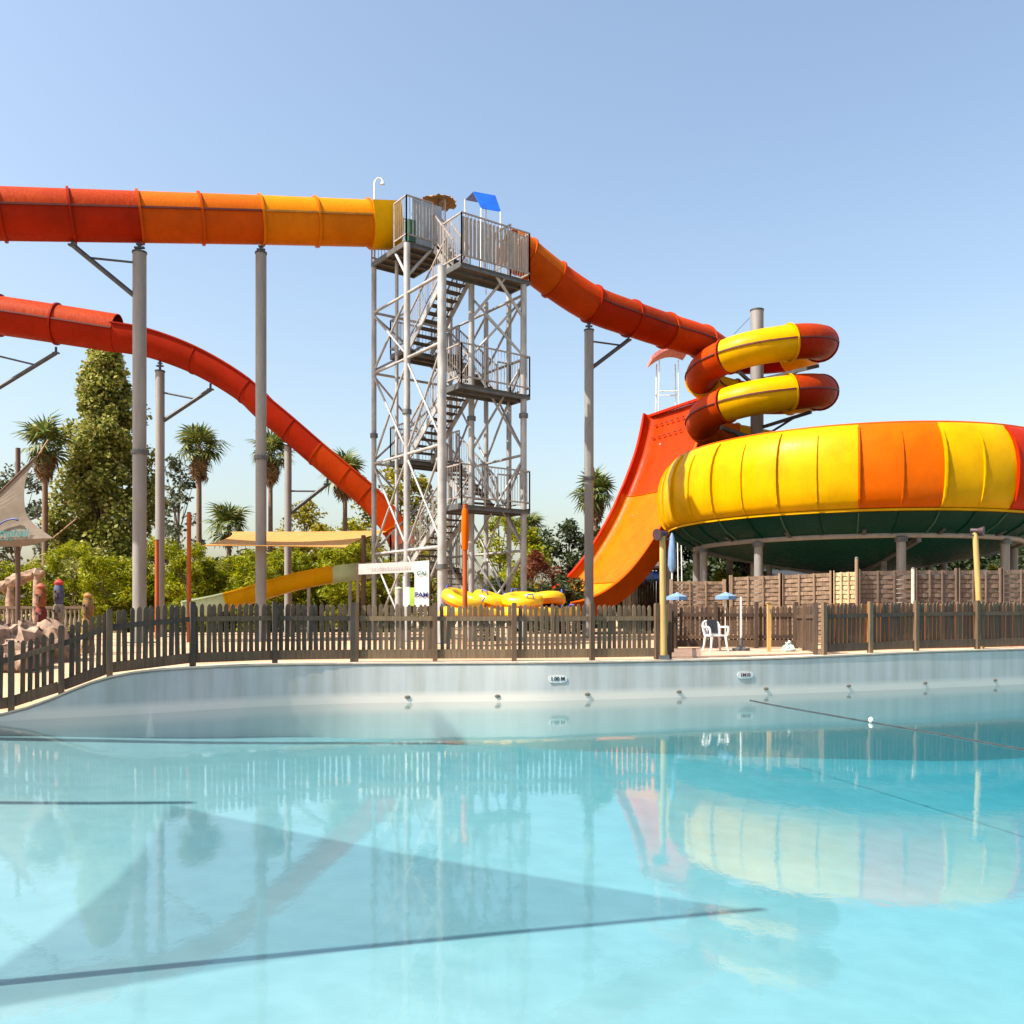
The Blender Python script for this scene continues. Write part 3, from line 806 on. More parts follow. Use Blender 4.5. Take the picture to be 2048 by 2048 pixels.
# ring beam on columns
m = MB().tube([bp(2 * PI * i / 80, 6.05, 4.22) for i in range(81)], .115, 10); obj('ring_beam', m, M['paintg'], bt, 60)
for i in range(16):
    th = 2 * PI * i / 16 + .1
    obj('hanger', MB().bar(bp(th, 6.05, 4.25), bp(th, 6.45, 4.42), .12, .16), M['darkst'], bt)
for px in (1383, 1517, 1802, 2010):
    th = bowl_angle(px, 6.05)
    if px == 1383: th = -1.45
    c = bp(th, 6.05, .70)
    cl = obj('column', MB().cyl(c, c + Vector((0, 0, 3.3)), .15, n=16), M['paintg'], bt, 40)
    obj('column_head', MB().cyl(c + Vector((0, 0, 3.28)), c + Vector((0, 0, 3.42)), .21, n=16), M['galvd'], cl, 40)
for th in (1.4, 2.1, 2.9, -2.5, -1.9):
    c = bp(th, 6.05, .70); obj('column', MB().cyl(c, c + Vector((0, 0, 3.4)), .15, n=12), M['paintg'], bt, 40)
for r_, th in ((3.2, -1.6), (3.2, 0), (3.2, 1.6), (3.2, 3.1)):
    c = bp(th, r_, .7); obj('column', MB().cyl(c, c + Vector((0, 0, 2.8)), .12, n=12), M['galvd'], bt, 40)
    obj('radial_beam', MB().bar(bp(th, .4, 3.05), bp(th, 6.05, 4.08), .14, .2), M['galvd'], bt)

# ------------------------------------------------------------------ the stair tower
TB = Vector((-2.09, 26.5, 0)); E1 = Vector((-.592, .806, 0)).normalized(); E2 = Vector((.806, .592, 0)).normalized()
def tw(a, t, z): return TB + E1 * a + E2 * t + Vector((0, 0, z))
tower = thing('stair_tower', 'tall galvanised steel stair tower with zigzag flights and railed platforms', 'tower', (TB.x, TB.y, .70))
GZ = .70
cols = [(0, 0, 11.95, .27, (3.0,)), (2.1, 0, 13.35, .21, (8.0,)), (4.34, 0, 13.3, .17, (7.6,)), (0, 3.05, 12.1, .20, (7.9,)), (2.1, 3.05, 12.1, .16, ()), (4.34, 3.05, 12.9, .15, ()), (0.95, 1.69, 12.1, .19, (7.8,)), (1.2, 3.35, 13.2, .17, ()), (3.4, .35, 13.3, .12, ()), (4.3, 1.3, 13.3, .10, ())]
for a, t, zt_, d, cz in cols:
    c = obj('column', MB().cyl(tw(a, t, GZ), tw(a, t, zt_), d / 2, n=14), M['galv'], tower, 40)
    obj('foot_plate', MB().box(tw(a, t, GZ + .015), (d * 2, d * 2, .03), .8), M['galvd'], c)
    for z in cz:
        obj('collar', MB().cyl(tw(a, t, z - .07), tw(a, t, z + .07), d / 2 + .045, n=14), M['galvd'], c, 40)
levels = [GZ + .1, 3.6, 6.65, 9.7, 11.75]
def brace(p, q, r=.038, mt='galv'): obj('brace', MB().cyl(p, q, r, n=7), M[mt], tower, 60)
faces = [((0, 0), (2.1, 0)), ((2.1, 0), (4.34, 0)), ((0, 3.05), (2.1, 3.05)), ((2.1, 3.05), (4.34, 3.05)), ((4.34, 0), (4.34, 3.05)), ((.95, 1.69), (0, 3.05))]
for fi, ((a0, t0), (a1, t1)) in enumerate(faces):
    for li, (z0, z1) in enumerate(zip(levels, levels[1:])):
        if fi not in (5,):
            brace(tw(a0, t0, z1), tw(a1, t1, z1), .055 if fi == 0 else .045)
        if fi == 0 and li == 3: continue
        brace(tw(a0, t0, z0 + .1), tw(a1, t1, z1 - .1)); brace(tw(a1, t1, z0 + .1), tw(a0, t0, z1 - .1))
# head braces under the platforms
brace(tw(2.1, 0, 12.3), tw(2.9, .0, 13.35), .05); brace(tw(2.1, 0, 12.3), tw(2.1, .9, 13.35), .05); brace(tw(0, 3.05, 11), tw(0, 2.0, 12.1), .05); brace(tw(0.95, 1.69, 11.0), tw(0, 2.3, 12.1), .045)

def deck(a0, a1, t0, t1, z, nm='platform'):
    m = MB().prism([tw(a0, t0, z - .16), tw(a1, t0, z - .16), tw(a1, t1, z - .16), tw(a0, t1, z - .16)], (0, 0, .06))
    d = obj(nm, m, M['grate'], tower)
    m = MB()
    k = max(2, int(abs(a1 - a0) / .45))
    for i in range(k + 1):
        a = lerp(a0 + .04, a1 - .04, i / k); m.bar(tw(a, t0, z - .2), tw(a, t1, z - .2), .05, .08)
    for t_ in (t0, t1): m.bar(tw(a0, t_, z - .15), tw(a1, t_, z - .15), .06, .17)
    obj('joists', m, M['galvd'], d); return d
def railing(p, q, parent, h=1.1, infill='bars', closed=False):
    """steel railing with posts, three rails and upright bars"""
    p = Vector(p); q = Vector(q); L = (q - p).length; n_ = max(1, round(L / 1.0)); m = MB()
    for i in range(n_ + 1):
        c = p.lerp(q, i / n_); m.bar(c - Vector((0, 0, .12)), c + Vector((0, 0, h)), .045)
    for hh in (h, .12): m.bar(p + Vector((0, 0, hh)), q + Vector((0, 0, hh)), .042)
    o = obj('railing', m, M['rail'], parent)
    m = MB(); k = max(2, int(L / .12))
    for i in range(1, k):
        c = p.lerp(q, i / k); m.bar(c + Vector((0, 0, .12)), c + Vector((0, 0, h)), .016)
    if k > 2: obj('railing_bars', m, M['rail'], o)
    if closed:
        d = (q - p).normalized(); nn = Vector((-d.y, d.x, 0)) * .035
        kk = max(1, int(L / .14))
        for i in range(kk):
            a = p.lerp(q, (i + .1) / kk); b = p.lerp(q, (i + .82) / kk)
            obj('infill_board', MB().bar((a + nn + Vector((0, 0, h * .53))), (b + nn + Vector((0, 0, h * .53))), .015, h * .82), M['meshp'], o)
    return o
PZ = (12.3, 8.65, 5.0); LZ = (10.48, 6.83, 3.2)
for z, h in zip(PZ, (1.4, 1.12, 1.12)):
    d = deck(-.12, .92, .62, 3.2, z)
    railing(tw(-.12, .62, z), tw(.92, .62, z), d, h); railing(tw(-.12, .62, z), tw(-.12, 3.2, z), d, h, closed=(z > 12))
    railing(tw(-.12, 3.2, z), tw(.92, 3.2, z), d, h); railing(tw(.92, 2.7, z), tw(.92, 3.2, z), d, h)
for z in LZ:
    d = deck(3.3, 4.28, .6, 2.75, z, 'landing')
    railing(tw(3.3, .6, z), tw(4.28, .6, z), d); railing(tw(4.28, .6, z), tw(4.28, 2.75, z), d); railing(tw(3.3, 2.75, z), tw(4.28, 2.75, z), d)
def flight(t0, t1, aA, zA, aB, zB):
    """steps running along the first tower axis from (aA,zA) to (aB,zB), between offsets t0 and t1"""
    n_ = max(4, round(abs(zB - zA) / .185))
    for t_ in (t0, t1): obj('stringer', MB().bar(tw(aA, t_, zA - .1), tw(aB, t_, zB - .1), .045, .19), M['galv'], tower)
    for i in range(n_):
        f_ = (i + .5) / n_; a = lerp(aA, aB, f_); z = lerp(zA, zB, (i + 1) / n_) - .03
        obj('tread', MB().prism([tw(a - .13, t0 + .03, z - .04), tw(a + .13, t0 + .03, z - .04), tw(a + .13, t1 - .03, z - .04), tw(a - .13, t1 - .03, z - .04)], (0, 0, .04)), M['grate'], tower)
    for t_ in (t0, t1):
        p = tw(aA, t_, zA); q = tw(aB, t_, zB); m = MB()
        for i in range(4): c = p.lerp(q, i / 3); m.bar(c, c + Vector((0, 0, 1.0)), .042)
        m.bar(p + Vector((0, 0, 1.0)), q + Vector((0, 0, 1.0)), .045); m.bar(p + Vector((0, 0, .2)), q + Vector((0, 0, .2)), .035)
        o = obj('handrail', m, M['rail'], tower); m = MB(); k = int((q - p).length / .13)
        for i in range(1, k): c = p.lerp(q, i / k); m.bar(c + Vector((0, 0, .2)), c + Vector((0, 0, 1.0)), .015)
        obj('handrail_bars', m, M['rail'], o)
for zl, zp in zip(LZ, PZ): flight(.72, 1.62, 3.3, zl, .92, zp)
for zp, zl in ((8.65, 10.48), (5.0, 6.83), (.72, 3.2)): flight(1.76, 2.64, .92, zp, 3.3, zl)
# upper left platform, where the long tube begins
d = deck(2.05, 4.4, -.05, 1.55, 13.5)
railing(tw(2.05, -.05, 13.5), tw(2.85, -.05, 13.5), d, 1.35); railing(tw(2.05, -.05, 13.5), tw(2.05, .92, 13.5), d, 1.35)
railing(tw(4.4, -.05, 13.5), tw(4.4, 1.55, 13.5), d, 1.75); railing(tw(2.3, 1.55, 13.5), tw(4.4, 1.55, 13.5), d, 1.75)
pn = MB()
for i in range(3):
    t0 = .30 + i * .38; pn.prism([tw(2.3, t0, 13.5), tw(2.3, t0 + .36, 13.5), tw(2.3, t0 + .36, 14.95), tw(2.3, t0, 14.95)], E1 * .03)
M['glassy'] = mat('grey_blue_screen', (.32, .36, .40), .15, .3, 3)
obj('wind_screen', pn, M['glassy'], d)
obj('green_bin', MB().prism([tw(2.2, .12, 13.5), tw(2.2, .38, 13.5), tw(2.45, .38, 13.5), tw(2.45, .12, 13.5)], (0, 0, .7)), mat('green_bin', (.03, .10, .06), .2, .5), d)
flight(.98, 1.5, .92, 12.3, 2.05, 13.5)
# high catwalk rails behind
railing(tw(3.4, 1.55, 14.7), tw(4.4, 2.9, 14.7), d, .8)
railing(tw(.9, 3.2, 13.0), tw(2.7, 3.2, 13.0), d, 1.35)
# straw parasol on the upper platform
pp = P(877, 396, 29.6)
t = thing('straw_parasol', 'small straw parasol on the top left platform of the tower', 'parasol', (pp.x, pp.y, 13.4))
obj('pole', MB().cyl((pp.x, pp.y, 13.4), (pp.x, pp.y, pp.z), .03, n=8), M['brownpost'], t)
cone = MB()
N_ = 60
for i in range(N_):
    an = 2 * PI * i / N_; rr = .62 + random.uniform(-.07, .05); cone.v.append((pp.x + rr * math.cos(an), pp.y + rr * math.sin(an), pp.z - .14 - random.uniform(0, .06)))
cone.v += [(pp.x, pp.y, pp.z + .12), (pp.x, pp.y, pp.z - .02)]
cone.f = [(i, (i + 1) % N_, N_) for i in range(N_)] + [((i + 1) % N_, i, N_ + 1) for i in range(N_)]
obj('thatch', cone, M['straw'], t)
# blue canopy on the right platform
cp = [P(932, 397, 29.2), P(948, 384, 29.2), P(990, 393, 29.6), P(1001, 424, 29.3), P(964, 416, 28.9), P(946, 387, 29.2)]
t = thing('blue_canopy', 'blue sloped sheet canopy above the right platform of the tower', 'canopy', tw(.6, 2.2, 12.3))
back = Vector((.25, .9, 0))
A_ = P(946, 384, 28.9); B_ = P(990, 392, 29.2); C_ = P(1001, 424, 28.6); D_ = P(962, 417, 28.3); E_ = P(930, 400, 29.5); F_ = P(972, 408, 29.8)
obj('sheet', MB().prism([D_, C_, B_, A_], (0.012, .02, .03)), M['blue'], t)
obj('rear_sheet', MB().prism([A_, B_, F_, E_], (0.012, .02, .03)), M['blue'], t)
for q_ in (D_, C_, E_, F_): obj('leg', MB().cyl((q_.x, q_.y, 12.3), q_ + Vector((0, 0, .01)), .025, n=7), M['white'], t)
# lamp mast with two bent arms
lp = P(749, 440, 30.2); lt = P(749, 364, 30.2)
t = thing('lamp_mast', 'thin white mast with a curved arm at the top left of the tower', 'mast', (lp.x, lp.y, 13.4))
obj('pole', MB().cyl((lp.x, lp.y, 13.4), lt, .035, n=8), M['white'], t, 40)
obj('arm', MB().tube([lt - Vector((0, 0, .1)), lt + Vector((.03, 0, .06)), lt + Vector((.12, 0, .14)), lt + Vector((.22, 0, .12)), lt + Vector((.28, 0, .02))], .025, 7), M['white'], t, 60)
obj('lamp_head', MB().cyl(lt + Vector((.28, 0, .03)), lt + Vector((.28, 0, -.08)), .05, .075, 10), M['white'], t, 40)
m = MB()
for z in (13.9, 14.25, 14.6): m.cyl(P(750, 440, 30.2).xy.to_3d() + Vector((0, 0, z + .5)), P(792, 440, 30.6).xy.to_3d() + Vector((0, 0, z + .45)), .02, n=6)
obj('guard_rail', m, M['rail'], t)

# ------------------------------------------------------------------ vegetation
def leaf_mesh(pts, size, aspect=.45, up=.3, seed=0, droop=0.0):
    """one bent diamond per point"""
    g = np.random.default_rng(seed); n_ = len(pts)
    d = g.normal(size=(n_, 3)); d[:, 2] = d[:, 2] * .7 + up - droop; d /= np.linalg.norm(d, axis=1)[:, None]
    e = g.normal(size=(n_, 3)); e -= (e * d).sum(1)[:, None] * d; e /= np.linalg.norm(e, axis=1)[:, None]
    f_ = np.cross(d, e); L = size * g.uniform(.6, 1.35, n_)[:, None]; W_ = L * aspect * .5
    p0 = pts - d * L * .5; p2 = pts + d * L * .5 - np.array([0, 0, 1]) * L * .12
    p1 = pts + e * W_ + f_ * L * .06; p3 = pts - e * W_ + f_ * L * .06
    v = np.stack([p0, p1, p2, p3], 1).reshape(-1, 3)
    return v
def leaf_obj(name, pts, size, mt, parent, **kw):
    v = leaf_mesh(np.asarray(pts), size, **kw); off = np.array(root_of(parent).location)
    me = bpy.data.meshes.new(name); n_ = len(v) // 4
    me.vertices.add(n_ * 4); me.vertices.foreach_set('co', (v - off).astype(np.float32).ravel())
    me.loops.add(n_ * 4); me.loops.foreach_set('vertex_index', np.arange(n_ * 4, dtype=np.int32))
    me.polygons.add(n_); me.polygons.foreach_set('loop_start', np.arange(0, n_ * 4, 4, dtype=np.int32))
    me.update(calc_edges=True); me.validate(); me.materials.append(mt)
    o = bpy.data.objects.new(name, me); COL.objects.link(o); o.parent = parent; return o
def clump_points(centers, radii, per, seed):
    g = np.random.default_rng(seed); out = []
    for c, r in zip(centers, radii):
        n_ = per; d = g.normal(size=(n_, 3)); d /= np.linalg.norm(d, axis=1)[:, None]
        rr = np.array(r) * (g.uniform(0, 1, n_) ** .45)[:, None]; out.append(np.array(c) + d * rr)
    return np.concatenate(out)
def tree(name, label, cat, base, height, rad, mt, seed, n_clumps=40, per=140, leaf=.22, crown0=.25, shape='round', group=None, trunk_r=.14, aspect=.5):
    g = random.Random(seed); base = Vector(base)
    t = thing(name, label, cat, base, group)
    # trunk and limbs
    m = MB(); top = base + Vector((g.uniform(-.1, .1) * rad, g.uniform(-.1, .1) * rad, height * .82))
    path = [base.lerp(top, i / 6) + Vector((g.uniform(-.05, .05) * rad, g.uniform(-.05, .05) * rad, 0)) * (i > 0) for i in range(7)]
    m.tube(path, [trunk_r * (1 - .13 * i) for i in range(7)], 8)
    cs, rs = [], []
    for i in range(n_clumps):
        u = (i + g.random()) / n_clumps; z = lerp(crown0, 1.0, u)
        if shape == 'cone': w_ = rad * interp(u, [(0, .8), (.15, 1), (.5, .78), (.8, .42), (1, .10)])
        elif shape == 'round': w_ = rad * math.sin(PI * min(.97, .12 + .86 * u)) ** .7
        else: w_ = rad * interp(u, [(0, .9), (.6, 1), (1, .55)])
        an = g.uniform(0, 2 * PI); q = w_ * math.sqrt(g.random())
        c = base + Vector((q * math.cos(an), q * math.sin(an), height * z - (.0 if shape == 'hedge' else .1)))
        cs.append(c); k = rad * g.uniform(.20, .38) if shape != 'cone' else rad * g.uniform(.12, .25) * lerp(1.3, .8, u); rs.append((k, k, k * (1.35 if shape == 'cone' else .8)))
        if i % 2 == 0:
            a = path[min(5, max(1, int(z * 5)))]; m.tube([a, a.lerp(c, .55) + Vector((0, 0, -.1)), c], [trunk_r * .35, trunk_r * .22, .01], 5)
    obj('trunk', m, M['bark'], t, 60)
    leaf_obj('crown', clump_points(cs, rs, per, seed), leaf, mt, t, seed=seed, aspect=aspect)
    return t
# fan palms
def frond_mesh(name, mt, seed, dead=False):
    g = random.Random(seed); m = MB(); pl = .62; n_ = 16
    m.bar((0, 0, 0), (pl, 0, .02), .035, .02)
    for i in range(n_):
        an = lerp(-2.0, 2.0, i / (n_ - 1)) + g.uniform(-.04, .04); L = (1.02 if not dead else .8) * (1 - .22 * abs(an) / 2) * g.uniform(.88, 1.08)
        dr = g.uniform(.18, .38) * L if not dead else g.uniform(.3, .5) * L
        c, s_ = math.cos(an), math.sin(an); px_, py_ = -s_, c; wd = .062
        zf = .05 * (1 if i % 2 else -1) * .4
        b = (pl, 0, .02); md = (pl + c * L * .55, s_ * L * .55, .05 + zf)
        tp_ = (pl + c * L * .98, s_ * L * .98, -dr)
        m.add([b, (md[0] + px_ * wd, md[1] + py_ * wd, md[2]), tp_, (md[0] - px_ * wd, md[1] - py_ * wd, md[2])], [(0, 1, 2, 3)])
    return mesh(name, m, mt)
FR = [frond_mesh('frond', M['palm'], i) for i in range(4)]
FD = [frond_mesh('dead_frond', M['dead'], 10 + i, True) for i in range(2)]
def palm(px, row, Y, label, size=1.0, n_=30, skirt=30, lean=0.0, seed=0, group='fan palms', ground=.7):
    g = random.Random(seed); top = P(px, row, Y); base = Vector((top.x + lean, top.y, ground))
    t = thing('fan_palm', label, 'palm', base, group)
    path = [base.lerp(top, i / 8) + Vector((lean * -.25 * math.sin(PI * i / 8), 0, 0)) for i in range(9)]
    rr = [.165 * size * (1.35 if i == 0 else 1 - .03 * i) for i in range(9)]
    obj('trunk', MB().tube(path, rr, 12), M['palmbark'], t, 60)
    for i in range(n_):
        el = R(lerp(84, -48, (i / n_) ** .95) + g.uniform(-14, 14)); az = i * 2.39996 + g.uniform(-.3, .3); s_ = size * g.uniform(.62, 1.22)
        inst('frond', FR[i % 4], t, top + Vector((0, 0, g.uniform(-.25, .1) * size)), (g.uniform(-.5, .5), -el, az), (s_, s_, s_))
    for i in range(skirt):
        el = R(g.uniform(-88, -55)); az = i * 2.39996; s_ = size * g.uniform(.6, 1.0)
        inst('dead_frond', FD[i % 2], t, top + Vector((0, 0, -.10 * size - .03 * i * size)), (g.uniform(-.6, .6), -el, az), (s_, s_, s_))
    return t
palm(90, 885, 45, 'tall fan palm at far left beside the beige shade sail', .98, seed=1)
palm(398, 893, 45, 'fan palm standing clear between the two thick slide columns', .95, seed=2)
palm(541, 905, 46, 'fan palm half hidden behind the second slide column', .84, seed=3)
palm(690, 945, 48, 'fan palm crossed by the falling red flume', .9, 24, 18, seed=4)
palm(1192, 985, 52, 'fan palm behind the slim column right of the tower', .95, seed=5)
palm(458, 1052, 44, 'short bushy fan palm behind the tan shade sail', .85, 26, 6, seed=6)
palm(1055, 1055, 54, 'distant low fan palm just right of the tower', .8, 24, 6, seed=7)
tree('poplar_tree', 'tall dense conical poplar behind the thick slide column', 'tree', G(212, 48, .7), 15.4, 3.35, M['poplar'], 21, 230, 230, .25, .04, 'cone', trunk_r=.3, aspect=.6)
tree('broadleaf_tree', 'grey-green tree behind the beige sail at the left edge', 'tree', G(28, 52, .7), 9.2, 2.6, M['olive'], 22, 34, 110, .26, .2)
tree('broadleaf_tree', 'dark airy tree between the left palm and the poplar', 'tree', G(112, 56, .7), 7.4, 1.9, M['olive'], 23, 30, 70, .25, .15)
tree('broadleaf_tree', 'airy dark tree behind the palm between the slide columns', 'tree', G(352, 54, .7), 10.4, 1.9, M['olive'], 24, 34, 70, .28, .15)
tree('broadleaf_tree', 'yellow-green tree behind the slim column under the steep flume', 'tree', G(612, 52, .7), 7.4, 2.3, M['yellowleaf'], 25, 34, 110, .24, .2)
tree('broadleaf_tree', 'green tree below the lower end of the red flume', 'tree', G(690, 54, .7), 6.6, 2.0, M['bamboo'], 26, 30, 110, .24, .2)
tree('broadleaf_tree', 'bright yellow-green tree seen through the legs of the tower', 'tree', G(800, 50, .7), 9.2, 2.6, M['yellowleaf'], 27, 44, 130, .26, .15)
tree('broadleaf_tree', 'yellow-green tree just right of the tower legs', 'tree', G(1005, 52, .7), 7.0, 1.9, M['bamboo'], 28, 34, 120, .24, .1)
tree('broadleaf_tree', 'green tree behind the slim column at the foot of the chute', 'tree', G(1135, 50, .7), 6.0, 2.2, M['dkleaf'], 29, 34, 120, .25, .1)
tree('broadleaf_tree', 'leafy green tree left of the red-leaved shrub', 'tree', G(1060, 49, .7), 5.6, 1.9, M['bamboo'], 30, 34, 110, .24, .1)
# hedge of bamboo-like shrubs
hl = 'feathery yellow-green shrub of the long hedge'
ORD = ['first', 'second', 'third', 'fourth', 'fifth', 'sixth', 'seventh', 'eighth', 'ninth', 'tenth', 'eleventh', 'twelfth', 'thirteenth', 'fourteenth']
hx = [-20, 60, 150, 205, 255, 330, 372, 425, 480, 530, 585, 640, 700, 745]
for i, px in enumerate(hx):
    tree('hedge_shrub', hl + ', ' + ORD[i] + ' from the left', 'shrub', G(px + random.uniform(-8, 8), 40.5 + (i % 3) * .9, .7), random.uniform(3.2, 4.2) * (.85 if px < 100 else 1), 1.5, M['bamboo'], 60 + i, 34, 190, .24, .05, 'hedge', group='shrubs of the long hedge', trunk_r=.05, aspect=.22)
for i, px in enumerate((560, 610, 660, 715)):
    tree('hedge_shrub', 'tall yellowish shrub under the steep red flume, ' + ORD[i] + ' from the left', 'shrub', G(px, 44 + i * .3, .7), random.uniform(4.2, 5.0), 1.4, M['yellowleaf'], 90 + i, 26, 130, .22, .1, 'hedge', group='yellowish shrubs under the flume', trunk_r=.05, aspect=.25)
for i, px in enumerate((110, 180, 290, 350, 405, 455, 505, 555, 620, 680, 770, 840)):
    tree('hedge_shrub', 'dark green shrub in the back row of the hedge, ' + ORD[i] + ' from the left', 'shrub', G(px, 45, .7), random.uniform(3.0, 3.8), 1.7, M['poplar'], 200 + i, 30, 130, .28, .05, 'hedge', group='back row shrubs of the hedge', trunk_r=.06, aspect=.4)
tree('red_shrub', 'red-leaved shrub right of the tower behind the rafts', 'shrub', G(1085, 44, .7), 3.8, 1.5, M['redleaf'], 101, 30, 130, .24, .1, 'hedge', trunk_r=.05, aspect=.25)
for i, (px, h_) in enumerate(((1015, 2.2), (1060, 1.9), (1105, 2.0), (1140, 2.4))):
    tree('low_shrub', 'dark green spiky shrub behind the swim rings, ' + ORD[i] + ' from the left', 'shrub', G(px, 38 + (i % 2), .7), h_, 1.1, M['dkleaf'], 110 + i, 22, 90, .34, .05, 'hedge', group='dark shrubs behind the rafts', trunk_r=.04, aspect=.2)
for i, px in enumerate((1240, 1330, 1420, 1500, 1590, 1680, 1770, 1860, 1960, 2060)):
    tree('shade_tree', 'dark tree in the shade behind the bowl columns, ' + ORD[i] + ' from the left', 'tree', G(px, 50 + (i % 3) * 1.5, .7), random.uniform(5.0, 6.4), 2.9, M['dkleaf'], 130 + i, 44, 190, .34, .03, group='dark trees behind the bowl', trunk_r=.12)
for i, px in enumerate((1430, 1490, 1640, 1930, 2010)):
    tree('low_shrub', 'yellow-green shrub in the shade below the bowl, ' + ORD[i] + ' from the left', 'shrub', G(px, 40 + i % 2, .7), random.uniform(2.0, 3.2), 1.0, M['bamboo'], 150 + i, 18, 90, .26, .1, 'hedge', group='shrubs below the bowl', trunk_r=.04, aspect=.3)

# ------------------------------------------------------------------ shade sails
def patch3(c0, c1, c2, sag=.12, n_=14, drop=.0):
    """triangular cloth with hollow edges"""
    c = [Vector(q) for q in (c0, c1, c2)]; cen = (c[0] + c[1] + c[2]) / 3; m = MB(); idx = {}
    for i in range(n_ + 1):
        for j in range(n_ + 1 - i):
            a, b = i / n_, j / n_; k = 1 - a - b
            p = c[0] * a + c[1] * b + c[2] * k
            hol = 4 * (a * b * (1 - k) ** 2 + b * k * (1 - a) ** 2 + a * k * (1 - b) ** 2)
            edge = max(a * b, b * k, a * k) * 4 * (1 - 27 * a * b * k * .9)
            p = p.lerp(cen, sag * max(0, edge)); p.z -= drop * 27 * a * b * k
            idx[i, j] = len(m.v); m.v.append(tuple(p))
    for i in range(n_):
        for j in range(n_ - i):
            m.f.append((idx[i, j], idx[i + 1, j], idx[i, j + 1]))
            if i + j < n_ - 1: m.f.append((idx[i + 1, j], idx[i + 1, j + 1], idx[i, j + 1]))
    return m
sY = 24.0
s1, s2, s3 = P(78, 908, sY), P(106, 1076, sY - .1), P(-150, 1108, sY - .1)
t = thing('shade_sail', 'beige triangular shade sail with a printed name at the left edge', 'shade sail', G(36, 24.3, .6))
# silhouette of the cloth, with hollow edges, hung nearly upright
edge = smoothpath([s1, P(54, 950, sY), P(48, 1000, sY), P(60, 1040, sY), s2], 5)[:-1] + smoothpath([s2, P(60, 1091, sY), P(0, 1094, sY), P(-70, 1098, sY), s3], 5)[:-1] + smoothpath([s3, P(-60, 1040, sY), P(0, 984, sY), P(40, 945, sY), s1], 5)[:-1]
obj('cloth', MB().prism(edge, (0, .012, 0)), M['sailbeige'], t)
obj('mast', MB().cyl(G(36, 24.3, .6), P(36, 896, 24.3), .062, n=10), M['brownpost'], t, 40)
obj('rope', MB().cyl(s2, P(152, 1038, 26), .018, n=6), M['straw'], t); obj('rope', MB().cyl(s1, P(96, 880, 24.5), .02, n=6), M['straw'], t)
obj('hem_rope', MB().tube([p - Vector((0, .01, 0)) for p in edge[-15:]] , .022, 6), M['brownpost'], t)
text_mesh('printed_name', 'amphali', .30, M['teal'], t, P(22, 1066, sY - .13), (R(90), 0, 0), shear=.25, offset=.004)
obj('printed_line', MB().tube([P(-6 + i * 4, 1080 + (1.5 if i % 2 else -1.5), sY - .115) for i in range(9)], .012, 5), M['teal'], t)
obj('printed_arch', MB().tube(smoothpath([P(-10, 1056, sY - .10), P(8, 1043, sY - .10), P(26, 1038, sY - .10), P(37, 1041, sY - .10)], 4), [.02] * 8 + [.03] * 4 + [.01], 6), M['navy'], t)
# tan sail
t = thing('shade_sail', 'flat tan shade sail stretched in front of the hedge', 'shade sail', G(560, 29, .7))
qa, qb, qc, qd = P(404, 1091, 27), P(462, 1063, 31.5), P(790, 1060, 33), P(690, 1095, 28.5)
m = MB(); n_ = 12
for i in range(n_ + 1):
    for j in range(n_ + 1):
        u, v = i / n_, j / n_
        eu = .10 * 4 * u * (1 - u) * (1 - 2 * v) ; ev = .10 * 4 * v * (1 - v) * (1 - 2 * u)
        p = qa.lerp(qd, u).lerp(qb.lerp(qc, u), v) ; cen = (qa + qb + qc + qd) / 4
        v2 = v + eu * .6; u2 = u + ev * .6
        p = qa.lerp(qd, u2).lerp(qb.lerp(qc, u2), v2); p.z -= .12 * 16 * u * (1 - u) * v * (1 - v)
        m.v.append(tuple(p))
m.f = [(i * (n_ + 1) + j, (i + 1) * (n_ + 1) + j, (i + 1) * (n_ + 1) + j + 1, i * (n_ + 1) + j + 1) for i in range(n_) for j in range(n_)]
obj('cloth', m, M['sailtan'], t, 80)
obj('hem', MB().tube([qa.lerp(qd, i / 10) + Vector((0, 0, .02 * math.sin(PI * i / 10))) for i in range(11)], .02, 6), M['sailtan'], t)

def post(px, row, Y, d, mt, label, base_z=.7, group=None, extra=None, name='post'):
    top = P(px, row, Y); b = Vector((top.x, top.y, base_z))
    t = thing(name, label, 'post', b, group)
    obj('shaft', MB().cyl(b, top, d / 2 * 1.05, d / 2 * .92, 10), M[mt], t, 40)
    obj('cap', MB().cyl(top, top + Vector((0, 0, .03)), d / 2 * 1.1, d / 2 * .6, 10), M['galvd'], t, 40)
    obj('eye_ring', MB().tube([top + Vector((.05 * math.cos(a), 0, -.12 + .05 * math.sin(a))) for a in [2 * PI * i / 8 for i in range(9)]], .01, 5), M['galvd'], t)
    return t
post(314, 1080, 30.5, .15, 'rust', 'rust-orange post just left of the slim flume column')
post(378, 1026, 27.5, .14, 'rust', 'tall rust-orange post between the slim column and the tan sail')
post(727, 1072, 30, .17, 'brownpost', 'dark brown post at the right end of the tan sail')
t = post(930, 1008, 23.0, .125, 'rust', 'orange post with a folded orange parasol in front of the tower')
pc = P(930, 1030, 23)
fold = MB().lathe(Vector((pc.x, pc.y, 0)), [(.03, P(930, 1012, 23).z), (.085, P(930, 1022, 23).z), (.10, P(930, 1060, 23).z), (.085, P(930, 1090, 23).z), (.075, P(930, 1100, 23).z)], 10)
obj('folded_cloth', fold, M['orange'], t, 40)

